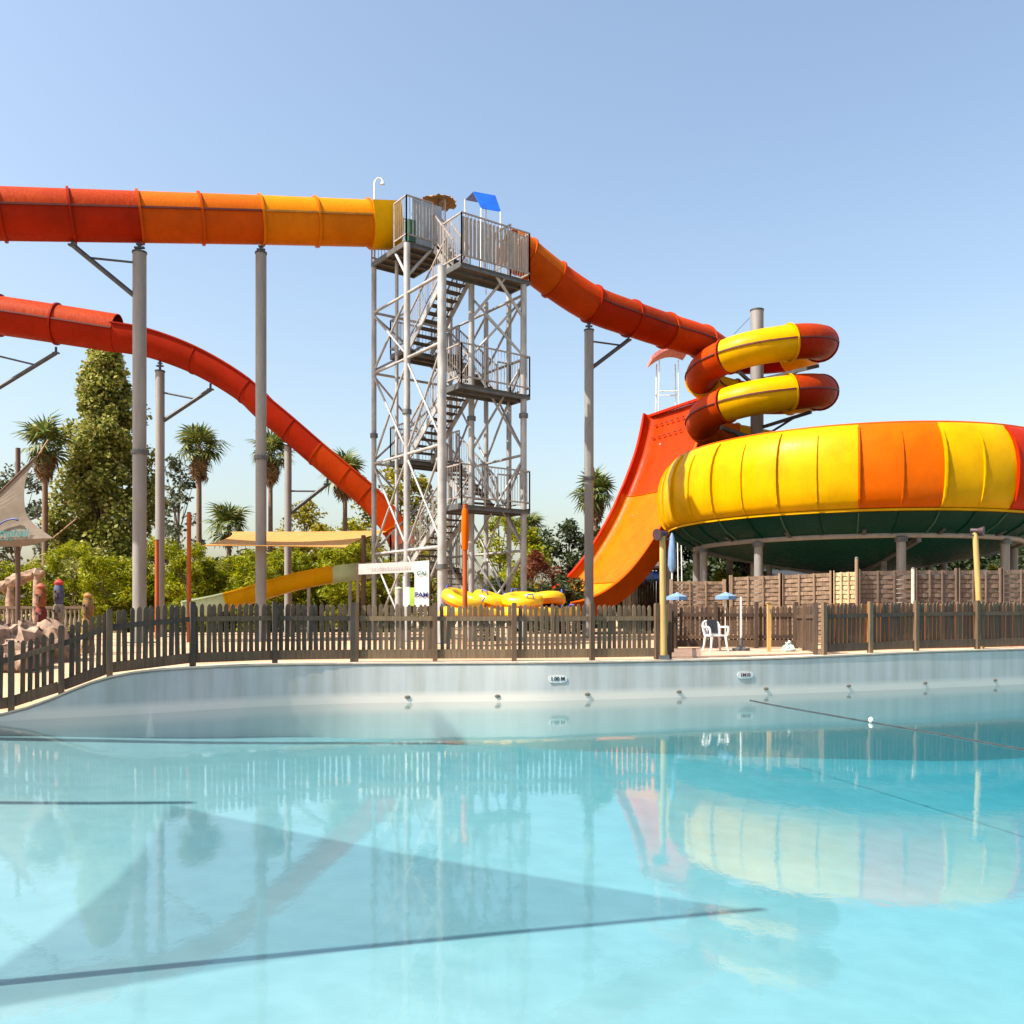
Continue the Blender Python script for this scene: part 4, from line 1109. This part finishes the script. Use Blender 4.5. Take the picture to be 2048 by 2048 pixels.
# ------------------------------------------------------------------ small yellow slide
kp = smoothpath([P(372, 1212, 29.6), P(430, 1201, 29.7), P(500, 1183, 29.9), P(570, 1162, 30.1), P(640, 1146, 30.4), P(700, 1138, 30.8), P(735, 1134, 31.2)], 3)
t = thing('low_slide', 'low gentle open slide, pale green at its ends and yellow between', 'water slide', (kp[9].x, kp[9].y, .7))
for a, b, c in ((0, 4, 'paleg'), (4, 8, 'yellow'), (8, 13, 'yellow'), (13, 18, 'paleg')):
    tube_section(t, kp[a:b + 1], .42, M[c], M['seamy'], open_top=True, wall_up=.14)
for i in (3, 7, 11, 15):
    obj('leg', MB().cyl((kp[i].x, kp[i].y, .7), kp[i] - Vector((0, 0, .38)), .06, n=8), M['galv'], t, 40)

# ------------------------------------------------------------------ sign board
SY = 22.0
t = thing('notice_board', 'white notice board with a long header and a tall printed poster', 'notice board', G(790, SY, .70))
def panel(x0, y0, x1, y1, Y, mt, nm, th=.04, tilt=0):
    a, b, c, d = P(x0, y0, Y), P(x1, y0 - tilt, Y), P(x1, y1 - tilt, Y), P(x0, y1, Y)
    return obj(nm, MB().prism([d, c, b, a], (0, th, 0)), M[mt], t)
hd = panel(717, 1128, 831, 1149, SY, 'offw', 'header', .04, 5)
ps_ = panel(829, 1123, 858, 1214, SY - .06, 'white', 'poster', .04, 2)
for px in (715, 858): obj('leg', MB().bar(G(px, SY + .06, .70), P(px, 1126, SY + .06), .07), M['woodb'], t)
obj('leg', MB().bar(G(808, SY + .06, .70), P(808, 1150, SY + .06), .05), M['white'], t)
panel(806, 1174, 819, 1213, SY - .03, 'white', 'side_panel')
M['lime'] = mat('lime_print', (.36, .55, .10), .3, .6)
panel(819.5, 1175, 828, 1212, SY - .03, 'lime', 'lime_panel')
text_mesh('lettering', 'PAM', .17, M['navy'], ps_, P(843, 1190, SY - .075), (R(90), 0, 0), offset=.004)
text_mesh('lettering', 'CAI', .15, M['teal'], ps_, P(843, 1147, SY - .075), (R(90), 0, 0), offset=.002)
M['faint'] = mat('faint_print', (.52, .49, .49), .3, .7)
for i in range(15):
    x0 = 742 + i * 5.4; obj('faded_mark', MB().prism([P(x0, 1142 - i * .22, SY - .004), P(x0 + 3.2, 1142 - i * .22, SY - .004), P(x0 + 3.2, 1135 - i * .22 + (i % 3), SY - .004), P(x0, 1135 - i * .22 + (i % 3), SY - .004)], (0, -.003, 0)), M['faint'], hd)
bc = G(797, 23, .70); bt_ = P(797, 1177, 23).z
tb = thing('metal_bin', 'pale ribbed metal drum left of the printed poster', 'bin', bc)
prof = [(0, 0), (.085, 0)] + [(.085 + (.012 if i % 2 else 0), .1 + i * .09) for i in range(int((bt_ - .8) / .09))] + [(.09, bt_ - .72), (.06, bt_ - .70), (0, bt_ - .70)]
obj('drum', MB().lathe(bc, prof, 16), M['galv'], tb, 50)
obj('lid', MB().lathe(bc + Vector((0, 0, bt_ - .70)), [(.1, -.02), (.1, .01), (.04, .04), (0, .045)], 16), M['paleg'], tb, 50)

# ------------------------------------------------------------------ inflatable rings
M['ringy'] = mat('ring_yellow', (.78, .42, .015), .12, .35); M['ringo'] = mat('ring_orange', (.70, .18, .012), .12, .35)
M['ringb'] = mat('ring_mesh_blue', (.10, .13, .48), .3, .6, 7); M['ringw'] = mat('ring_white', (.60, .60, .66), .2, .5, 6)
def half_torus(Rm, r, lo, hi, n_=28, k=8):
    m = MB()
    for i in range(n_):
        an = 2 * PI * i / n_
        for j in range(k + 1):
            b = R(lerp(lo, hi, j / k)); q = Rm + r * math.cos(b); m.v.append((q * math.cos(an), q * math.sin(an), r * math.sin(b)))
    m.f = [(i * (k + 1) + j, ((i + 1) % n_) * (k + 1) + j, ((i + 1) % n_) * (k + 1) + j + 1, i * (k + 1) + j + 1) for i in range(n_) for j in range(k)]
    return m
RT = mesh('upper_tube', half_torus(.43, .19, -18, 198), M['ringy'], 60); RB = mesh('lower_tube', half_torus(.43, .19, 198, 342), M['ringo'], 60)
fl_ = MB().lathe((0, 0, -.05), [(.40, .02), (.2, -.02), (0, -.03)], 20); RFB = mesh('seat_mesh', fl_, M['ringb']); RFW = mesh('seat_mesh', fl_, M['ringw'])
hm = MB().tube([(.5 + .02, -.1, .16), (.54, -.08, .25), (.54, .08, .25), (.52, .1, .16)], .02, 6); RH = mesh('handle', hm, M['ringb'])
piles = [(922, 24.5, 2, .34), (982, 25.5, 2, .08), (1040, 25.2, 2, -.16), (1086, 26.4, 2, .14), (1122, 26.8, 1, .10)]
pos_txt = ['at the left end of the rack', 'second from the left on the rack', 'in the middle of the rack', 'second from the right on the rack', 'at the right end of the rack']
lev_txt = {0: 'bottom', 1: 'lower middle', 2: 'upper middle', 3: 'top'}
for ci, (px, Y, cnt, tl) in enumerate(piles):
    for k in range(cnt):
        b = G(px + (k % 2) * 4, Y, 1.62 + k * .36); top = k == cnt - 1 and cnt > 1
        t = thing('swim_ring', f'{"upper" if k else "lower"} orange and yellow swim ring {pos_txt[ci]}', 'swim ring', b, 'swim rings stacked behind the fence')
        if k == 1: t.rotation_euler = (R(12 + 6 * (ci % 3)) if ci != 2 else R(-4), tl, ci)
        else: t.rotation_euler = (0, 0, k * 1.3 + ci)
        for nm, me in (('upper_tube', RT), ('lower_tube', RB), ('seat_mesh', RFB if (ci + k) % 2 == 0 else RFW)):
            o = bpy.data.objects.new(nm, me); COL.objects.link(o); o.parent = t
        for s_ in (0, PI):
            o = bpy.data.objects.new('handle', RH); COL.objects.link(o); o.parent = t; o.rotation_euler = (0, 0, s_)

rk = thing('ring_rack', 'low steel rack carrying the swim rings behind the fence', 'rack', G(1020, 25.6, .7))
for px in (905, 965, 1025, 1085, 1145):
    for Y in (25.2, 26.2): obj('leg', MB().bar(G(px, Y, .7), G(px, Y, 1.42), .05), M['galvd'], rk)
for Y in (25.2, 26.2): obj('beam', MB().bar(G(900, Y, 1.42), G(1150, Y, 1.42), .05, .06), M['galvd'], rk)

# ------------------------------------------------------------------ wooden screens on the right
def screen(px0, px1, Y0, Y1, toprow0, toprow1, mt, label):
    a = G(px0, Y0, .72); b = G(px1, Y1, .72); za = P(px0, toprow0, Y0).z; zb = P(px1, toprow1, Y1).z
    t = thing('wooden_screen', label, 'fence panel', a.lerp(b, .5), 'woven wooden screens below the bowl')
    n_ = 16
    for i in range(n_):
        f0 = (i + .06) / n_; f1 = (i + .9) / n_; m = MB(); k = 18
        for j in range(k + 1):
            u = j / k; p = a.lerp(b, u); zt_ = lerp(za, zb, u); w_ = .012 * math.sin(u * 6 * PI + (PI if i % 2 else 0))
            d = (b - a).normalized(); nn = Vector((-d.y, d.x, 0))
            for zz in (f0, f1):
                for th in (-.008, .008): q = p + nn * (w_ + th); m.v.append((q.x, q.y, lerp(.78, zt_, zz)))
        for j in range(k):
            u = j * 4; v = u + 4; m.f += [(u, v, v + 2, u + 2), (u + 1, u + 3, v + 3, v + 1), (u + 2, v + 2, v + 3, u + 3), (u, u + 1, v + 1, v)]
        obj('slat', m, M[mt], t)
    for q, z in ((a, za), (b, zb)): obj('post', MB().box(Vector((q.x, q.y - .03, (z + .75) / 2)), (.08, .08, z - .65)), M[mt], t)
    for hh in (.35, .65):
        o = obj('upright', MB().bar(a.lerp(b, hh) + Vector((0, -.035, 0)), Vector((*a.lerp(b, hh).xy, lerp(za, zb, hh))) + Vector((0, -.035, 0)), .035), M[mt], t)
screen(1342, 1448, 25.0, 25.2, 1162, 1162, 'lat', 'low wooden screen behind the recessed deck, left of the taller screens')
screen(1461, 1560, 25.2, 25.0, 1154, 1150, 'lat', 'pinkish wooden screen directly behind the white chair')
screen(1562, 1662, 25.0, 24.7, 1150, 1145, 'lat', 'pinkish wooden screen left of the bright panel')
screen(1664, 1713, 24.7, 24.5, 1145, 1143, 'latb', 'bright yellowish wooden screen panel in a sunlit colour')
screen(1716, 1826, 24.5, 24.6, 1142, 1140, 'latd', 'dark wooden screen right of the bright panel')
screen(1829, 1912, 24.6, 24.8, 1140, 1140, 'latd', 'dark wooden screen left of the leaning lamp pole')
screen(1915, 2000, 24.8, 25.0, 1140, 1140, 'latd', 'dark wooden screen behind the leaning lamp pole')
screen(2003, 2110, 25.0, 25.2, 1139, 1138, 'latd', 'dark wooden screen at the right edge of the picture')
post(1713, 1116, 24.3, .1, 'lat', 'pale stake standing above the bright screen panel')
post(1826, 1137, 24.3, .1, 'cream', 'pale stake between the dark wooden screens')

M['boards'] = wood('orange_lit_boards', (.22, .085, .03), (.34, .13, .04), (.46, .20, .07))  # warm sunlight behind the pickets, put into the colour of the boards
bm_ = MB().box((0, 0, .56), (.125, .025, 1.12)); bm_ = mesh('board', bm_, M['boards'])
o0, o1 = G(1648, 20.6, .72), G(2130, 23.2, .76)
t = thing('board_fence', 'sunlit-orange board fence right behind the dark pickets below the bowl', 'fence', o0.lerp(o1, .5))
nb_ = int((o1 - o0).length / .15)
for i in range(nb_): inst('board', bm_, t, o0.lerp(o1, (i + .5) / nb_) + Vector((0, 0, random.uniform(-.02, .02))), (0, 0, math.atan2(o1.y - o0.y, o1.x - o0.x)))
for hh in (.3, .9): obj('rail', MB().bar(o0 + Vector((0, .05, hh)), o1 + Vector((0, .05, hh)), .04, .09), M['woodb'], t)

# ------------------------------------------------------------------ loudspeaker poles
def speaker_pole(px0, px1, row, Y, label, turn):
    b = G(px0, Y, .70); top = P(px1, row, Y)
    t = thing('speaker_pole', label, 'pole', b)
    obj('pole', MB().cyl(b, top, .068, .058, 12), M['polewood'], t, 40)
    c = top + Vector((0, -.02, -.02)); d = Vector((math.sin(turn), -math.cos(turn), -.12)).normalized()
    horn = MB().cyl(c - d * .10, c + d * .04, .055, .06, 14).cyl(c + d * .04, c + d * .17, .06, .115, 16)
    sp_ = obj('loudspeaker', horn, mat('maroon_speaker', (.035, .012, .018), .3, .6), t, 40)
    obj('bracket', MB().bar(c, c - Vector((0, 0, .22)), .05).bar(c - Vector((.14, 0, .1)), c + Vector((.14, 0, -.1)), .03), M['darkst'], sp_)
    obj('foot', MB().box(b + Vector((0, 0, .06)), (.2, .2, .12)), M['galvd'], t)
pw1 = px_on_wall(1327, .12); speaker_pole(1327, 1325, 1066, pw1.y, 'yellowed timber pole with a dark loudspeaker at the left of the recessed deck', -.9)
pw2 = px_on_wall(1962, .36); speaker_pole(1963, 1950, 1060, pw2.y, 'leaning timber pole with a dark loudspeaker in front of the right fence', .9)

# ------------------------------------------------------------------ recessed deck things
DZ = .765
def chair():
    c = G(1431, 20.4, DZ); t = thing('plastic_chair', 'white plastic garden armchair on the recessed deck', 'chair', c)
    CA, CS = .22, .84
    def L(x, y, z): return c + CS * Vector((x * math.cos(CA) - y * math.sin(CA), x * math.sin(CA) + y * math.cos(CA), z))
    seat = MB(); pts = [L(.23 * math.copysign(abs(math.cos(a)) ** .5, math.cos(a)), .22 * math.copysign(abs(math.sin(a)) ** .5, math.sin(a)), .40) for a in [2 * PI * i / 20 for i in range(20)]]
    obj('seat', seat.prism(pts, (0, 0, .035)), M['white'], t)
    for x, y in ((-.2, -.2), (.2, -.2), (-.2, .2), (.2, .2)):
        obj('leg', MB().tube([L(x, y, .43), L(x * 1.12, y * 1.1, .2), L(x * 1.28, y * 1.22, 0)], [.032, .026, .022], 8), M['white'], t, 60)
    back = MB()
    for i in range(7):
        x = lerp(-.19, .19, i / 6); back.bar(L(x, .22, .42), L(x * 1.1, .31, .80 - abs(x) * .15), .032, .012)
    bk = obj('backrest', back, M['white'], t)
    obj('back_frame', MB().tube(smoothpath([L(-.22, .21, .42), L(-.25, .28, .66), L(-.19, .32, .79), L(0, .33, .82), L(.19, .32, .79), L(.25, .28, .66), L(.22, .21, .42)], 3), .022, 8), M['white'], bk, 60)
    for s_ in (-1, 1):
        obj('armrest', MB().tube(smoothpath([L(s_ * .25, .27, .64), L(s_ * .29, .0, .65), L(s_ * .28, -.2, .63), L(s_ * .24, -.22, .42)], 3), .024, 8), M['white'], t, 60)
    tw_ = thing('dark_towel', 'dark towel hung over the back of the white chair', 'towel', L(.05, .33, .8))
    m = MB(); 
    for i in range(7):
        x = lerp(-.12, .17, i / 6); wv_ = .012 * math.sin(i * 2.2)
        for (yy, zz) in ((.19 + wv_, .48), (.23 + wv_, .66), (.29, .84), (.35, .85), (.365 - wv_, .70), (.36 - wv_, .56)): m.v.append(tuple(L(x, yy, zz)))
    m.f = [(i * 6 + j, (i + 1) * 6 + j, (i + 1) * 6 + j + 1, i * 6 + j + 1) for i in range(6) for j in range(5)]
    obj('cloth', m, M['black'], tw_, 60)
chair()
c = G(1482, 20.6, DZ); t = thing('parasol_stand', 'thin white parasol pole in a heavy foot right of the chair', 'stand', c)
obj('pole', MB().cyl(c + Vector((0, 0, .1)), Vector((c.x, c.y, P(1482, 1194, 20.6).z)), .022, n=8), M['white'], t, 40)
obj('foot', MB().lathe(c, [(0, 0), (.2, 0), (.2, .05), (.05, .09), (.035, .3), (0, .3)], 18), M['galvd'], t, 40)
c = G(1538, 19.8, DZ); t = thing('tap_post', 'short tan post with a tap on the recessed deck', 'post', c)
obj('shaft', MB().bar(c, Vector((c.x, c.y, P(1538, 1206, 19.8).z)), .075), M['polewood'], t)
obj('tap', MB().cyl(c + Vector((0, -.04, .95)), c + Vector((0, -.13, .93)), .015, n=7).cyl(c + Vector((0, -.12, .93)), c + Vector((0, -.12, .86)), .013, n=7), M['galvd'], t)
obj('cap', MB().box(Vector((c.x, c.y, P(1538, 1206, 19.8).z + .01)), (.11, .11, .02)), M['polewood'], t)
c = G(1577, 19.8, DZ); t = thing('crumpled_bag', 'crumpled pale green bag on the deck beside the side fence', 'bag', c)
m = MB(); gg = random.Random(5)
m.lathe(c, [(0, 0), (.12, .0), (.15, .06), (.11, .13), (.05, .18), (.06, .21), (0, .19)], 14)
m.v = [(x + gg.uniform(-.02, .02), y + gg.uniform(-.02, .02), max(DZ, z + gg.uniform(-.02, .02))) for x, y, z in m.v]
obj('sack', m, mat('pale_green_bag', (.45, .62, .55), .2, .5), t); obj('knot', MB().cyl(c + Vector((0, 0, .19)), c + Vector((.03, 0, .25)), .02, .035, 8), M['white'], t)
# parasols behind the fence
def parasol(px, row, Y, r, mt, label, closed=False):
    top = P(px, row, Y); b = Vector((top.x, top.y, .7)); t = thing('parasol', label, 'parasol', b)
    obj('pole', MB().cyl(b, top, .025, n=8), M['white'], t)
    if closed: obj('canopy', MB().lathe(Vector((top.x, top.y, top.z)), [(.02, .03), (.07, -.1), (.11, -.5), (.13, -.95), (.06, -1.15)], 10), M[mt], t, 30)
    else:
        m = MB(); n_ = 8
        for i in range(n_): an = 2 * PI * i / n_; m.v.append((top.x + r * math.cos(an), top.y + r * math.sin(an), top.z - r * .38))
        for i in range(n_): an = 2 * PI * i / n_; m.v.append((top.x + r * math.cos(an), top.y + r * math.sin(an), top.z - r * .38 - .09))
        m.v.append((top.x, top.y, top.z)); 
        m.f = [(i, (i + 1) % n_, 2 * n_) for i in range(n_)] + [(i, n_ + i, n_ + (i + 1) % n_, (i + 1) % n_) for i in range(n_)]
        obj('canopy', m, M[mt], t)
parasol(1354, 1185, 23.2, .28, 'bluep', 'small blue parasol just right of the left timber pole')
parasol(1452, 1184, 23.2, .28, 'bluep', 'small blue parasol left of the pinkish screens')
parasol(1344, 1068, 27, .3, 'bluep', 'closed blue parasol standing behind the left timber pole', True)
# kiosk with blue awning left of the bowl
KY = 43.0
k0, k1 = G(1245, KY, .7), G(1335, KY, .7)
t = thing('kiosk', 'dark timber kiosk with a blue scalloped awning between chute and bowl', 'kiosk', k0.lerp(k1, .5))
zk = P(1270, 1160, KY).z
for i in range(16):
    p = k0.lerp(k1, (i + .5) / 16); obj('plank', MB().box((p.x, p.y, (zk + .7) / 2), ((k1.x - k0.x) / 16 - .02, .04, zk - .7)), M['woodb'], t)
obj('roof', MB().prism([Vector((k0.x - .2, KY + 2, zk + .9)), Vector((k1.x + .2, KY + 2, zk + .9)), Vector((k1.x + .2, KY - .1, zk + .46)), Vector((k0.x - .2, KY - .1, zk + .46))], (0, 0, .1)), M['brownpost'], t)
for i in range(6):
    a = k0.lerp(k1, i / 6); b = k0.lerp(k1, (i + 1) / 6); m = MB()
    pts = [Vector((a.x, KY - .8, zk)), Vector((b.x, KY - .8, zk)), Vector((b.x, KY, zk + .42)), Vector((a.x, KY, zk + .42))]
    m.prism(pts, (0, 0, .015)); m.prism([Vector((a.x, KY - .8, zk)), Vector(((a.x + b.x) / 2, KY - .8, zk - .28)), Vector((b.x, KY - .8, zk))], (0, .012, 0))
    obj('awning_strip', m, M['bluep'] if i % 2 else M['blue'], t)
# dark equipment shed in the shade under the bowl
e0, e1 = G(1560, 46, .7), G(2110, 48, .7)
t = thing('pump_shed', 'long dark pump shed in the shade behind the bowl columns', 'shed', e0.lerp(e1, .5))
ng = 26
for i in range(ng):
    p = e0.lerp(e1, (i + .5) / ng); L_ = (e1 - e0).length / ng
    obj('plank', MB().box((p.x, p.y, 2.1), (L_ - .03, .06, 2.8), math.atan2(e1.y - e0.y, e1.x - e0.x)), M['brownpost'], t)
obj('roof', MB().prism([e0 + Vector((-.3, -.6, 2.75)), e1 + Vector((.3, -.6, 2.75)), e1 + Vector((.3, 3, 3.3)), e0 + Vector((-.3, 3, 3.3))], (0, 0, .08)), M['darkst'], t)

# ------------------------------------------------------------------ things at the left behind the fence
gg = random.Random(3)
for i, (px, Y, r, row) in enumerate(((-14, 18.2, .50, 1243), (14, 18.4, .46, 1250), (45, 18.6, .52, 1246), (72, 18.9, .42, 1256), (98, 19.2, .48, 1240), (122, 19.6, .36, 1262), (30, 17.4, .34, 1282), (64, 17.8, .32, 1284))):
    c = G(px, Y, .45); zt_ = P(px, row, Y).z
    m = MB(); m.lathe(c, [(0, 0)] + [(r * math.sin(PI * (.25 + .75 * j / 7)), max(0, (zt_ - .45) * (1 - math.cos(PI * j / 7)) / 2)) for j in range(8)], 14)
    m.v = [(x + gg.uniform(-.10, .10), y + gg.uniform(-.10, .10), z + gg.uniform(-.07, .07)) for x, y, z in m.v]
    ws = ['at the left edge of the rock pile', 'second from the left in the rock pile', 'broad middle one of the rock pile', 'low one right of the middle of the rock pile', 'tall right one under the second totem', 'rightmost low one of the rock pile', 'small front one at the left of the rock pile', 'small front one in the middle of the rock pile'][i]
    single('rock', m, M['rock'], 'pale pinkish rock, ' + ws, 'rock', 'rocks behind the left fence', 22)
def totem(px, top, Y, cols_, label):
    b = G(px, Y, .5); zt_ = P(px, top, Y).z; H = zt_ - .5; t = thing('carved_totem', label, 'totem', b); n_ = len(cols_)
    for i, c_ in enumerate(cols_):
        z0, z1 = H * i / n_, H * (i + 1) / n_; r = .14 - .012 * i
        prof = [(r * .75, z0), (r, z0 + .12 * (z1 - z0)), (r * 1.12, (z0 + z1) / 2), (r, z1 - .12 * (z1 - z0)), (r * .75, z1 - .001)]
        s_ = obj('carved_block', MB().lathe(b, prof, 12), mat('totem_paint', tuple(x * .6 for x in c_), .6, .85, 9, bmp=.6), t, 30)
        zc = b.z + (z0 + z1) / 2
        f_ = MB().box((b.x, b.y - r * 1.12, zc - .05 * H / n_), (.05, .08, .12)); f_.box((b.x - .055, b.y - r * 1.02, zc + .07), (.045, .05, .05)).box((b.x + .055, b.y - r * 1.02, zc + .07), (.045, .05, .05)).box((b.x, b.y - r * 1.02, zc - .13), (.12, .05, .03))
        obj('carved_face', f_, M['brownpost'], s_)
    obj('top_piece', MB().lathe(b + Vector((0, 0, H)), [(.09, 0), (.11, .06), (.05, .12), (0, .14)], 10), mat('totem_top', cols_[0], .3, .7), t, 40)
totem(82, 1178, 20.5, [(.35, .10, .06), (.42, .16, .12), (.28, .05, .04), (.40, .13, .06)], 'reddish carved totem, left of the three behind the fence')
totem(118, 1170, 20.8, [(.45, .06, .06), (.35, .45, .30), (.42, .36, .28), (.10, .12, .22)], 'totem with red, pale green and blue blocks, middle of the three')
totem(176, 1196, 21.5, [(.30, .16, .05), (.42, .24, .07), (.34, .2, .08)], 'ochre carved totem, right of the three behind the fence')
b0, b1 = G(-40, 30, .7), G(190, 30, .7); t = thing('balustrade', 'low grey balustrade with turned balusters behind the totems', 'fence', b0.lerp(b1, .5))
obj('top_rail', MB().bar(b0 + Vector((0, 0, 1.1)), b1 + Vector((0, 0, 1.1)), .14, .09), M['woodg'], t); obj('bottom_rail', MB().bar(b0 + Vector((0, 0, .4)), b1 + Vector((0, 0, .4)), .14, .08), M['woodg'], t)
bl = mesh('baluster', MB().lathe((0, 0, 0), [(.03, .42), (.055, .5), (.06, .65), (.03, .8), (.03, .9), (.055, 1.0), (.04, 1.06)], 8), M['sailbeige'], 40)
for i in range(26): inst('baluster', bl, t, b0.lerp(b1, (i + .5) / 26))
ap = smoothpath([P(2, 1176, 33), P(20, 1166, 33), P(45, 1156, 33), P(70, 1146, 33), P(84, 1152, 33)], 4)
t = thing('rock_arch', 'pinkish sculpted rock arch behind the left sail mast', 'rock', G(40, 33, .7)); m = MB().tube(ap, [.13 + .11 * gg.random() for _ in ap], 9)
m.v = [(x + gg.uniform(-.04, .04), y, z + gg.uniform(-.08, .08)) for x, y, z in m.v]; obj('arch', m, M['rock'], t, 20)
for px, k in ((20, 4), (76, 13)):
    obj('pillar', MB().cyl((ap[k].x, 33, .7), ap[k], .2, .13, 9), M['rock'], t, 40)

# ------------------------------------------------------------------ outside the left of the view: unseen sail and masts added to shade the pool
cot = 1 / math.tan(R(SUN_EL))
def lift(x, y, zf, z): k = (z - zf) * cot; return Vector((x + SUN_H.x * k, y + SUN_H.y * k, z))
v1, v2, v3 = lift(-4.0, 10.25, -.5, 7.6), lift(2.1, 8.0, -.95, 7.3), lift(-3.4, 4.9, -.5, 6.6)
t = thing('shade_sail', 'large unseen triangular shade sail, added left of the view to shade the pool', 'shade sail', (v1.x, v1.y, .05))
def netmat():
    m, nt, b = new_mat('shade_net'); b.inputs['Base Color'].default_value = (.33, .27, .215, 1); b.inputs['Roughness'].default_value = .85
    n = noise(nt, 3, 3); nt.links.new(ramp(nt, n, [(.3, (.29, .24, .19)), (.7, (.37, .30, .24))]), b.inputs['Base Color'])
    tr = nt.nodes.new('ShaderNodeBsdfTransparent'); mx = nt.nodes.new('ShaderNodeMixShader'); mx.inputs[0].default_value = .55     # open weave
    nt.links.new(b.outputs[0], mx.inputs[1]); nt.links.new(tr.outputs[0], mx.inputs[2]); nt.links.new(mx.outputs[0], nt.nodes['Material Output'].inputs['Surface'])
    return m
obj('cloth', patch3(v1, v2, v3, .14, drop=.25), netmat(), t, 80)
for a, b in ((v1, Vector((v1.x - .6, v1.y + .5, .0))), (v3, Vector((v3.x - .9, v3.y - .8, .1)))):
    obj('mast', MB().cyl(b, a.lerp(b, -.02) + Vector((-.2, 0, .3)), .07, n=10), M['brownpost'], t, 40)
obj('mast', MB().cyl((v2.x, v2.y, floor_z(v2.x, v2.y)), v2 + Vector((0, 0, .15)), .05, .035, n=12), M['brownpost'], t, 40)
b = Vector((-11.6, 11.4, .05)); t = thing('shadow_mast', 'tall unseen mast, added left of the view to cast a thin shadow', 'mast', b)
obj('shaft', MB().cyl(b, b + Vector((0, 0, 13)), .17, .11, 14), M['galv'], t, 40); obj('lamp_head', MB().cyl(b + Vector((0, 0, 13)), b + Vector((0, 0, 13.25)), .16, .12, 12), M['galvd'], t)

# ------------------------------------------------------------------ overall colour depth of the paints, woods and leaves
for m in bpy.data.materials:
    if not m.use_nodes or m.name in ('pool_water',): continue
    nt = m.node_tree
    for nd in list(nt.nodes):
        if nd.type in ('BSDF_PRINCIPLED', 'BSDF_TRANSLUCENT'):
            inp = nd.inputs.get('Base Color') or nd.inputs.get('Color')
            if inp.is_linked:
                src = inp.links[0].from_socket
                h = nt.nodes.new('ShaderNodeHueSaturation'); h.inputs['Saturation'].default_value = 1.10; h.inputs['Value'].default_value = .82
                nt.links.new(src, h.inputs['Color']); nt.links.new(h.outputs['Color'], inp)
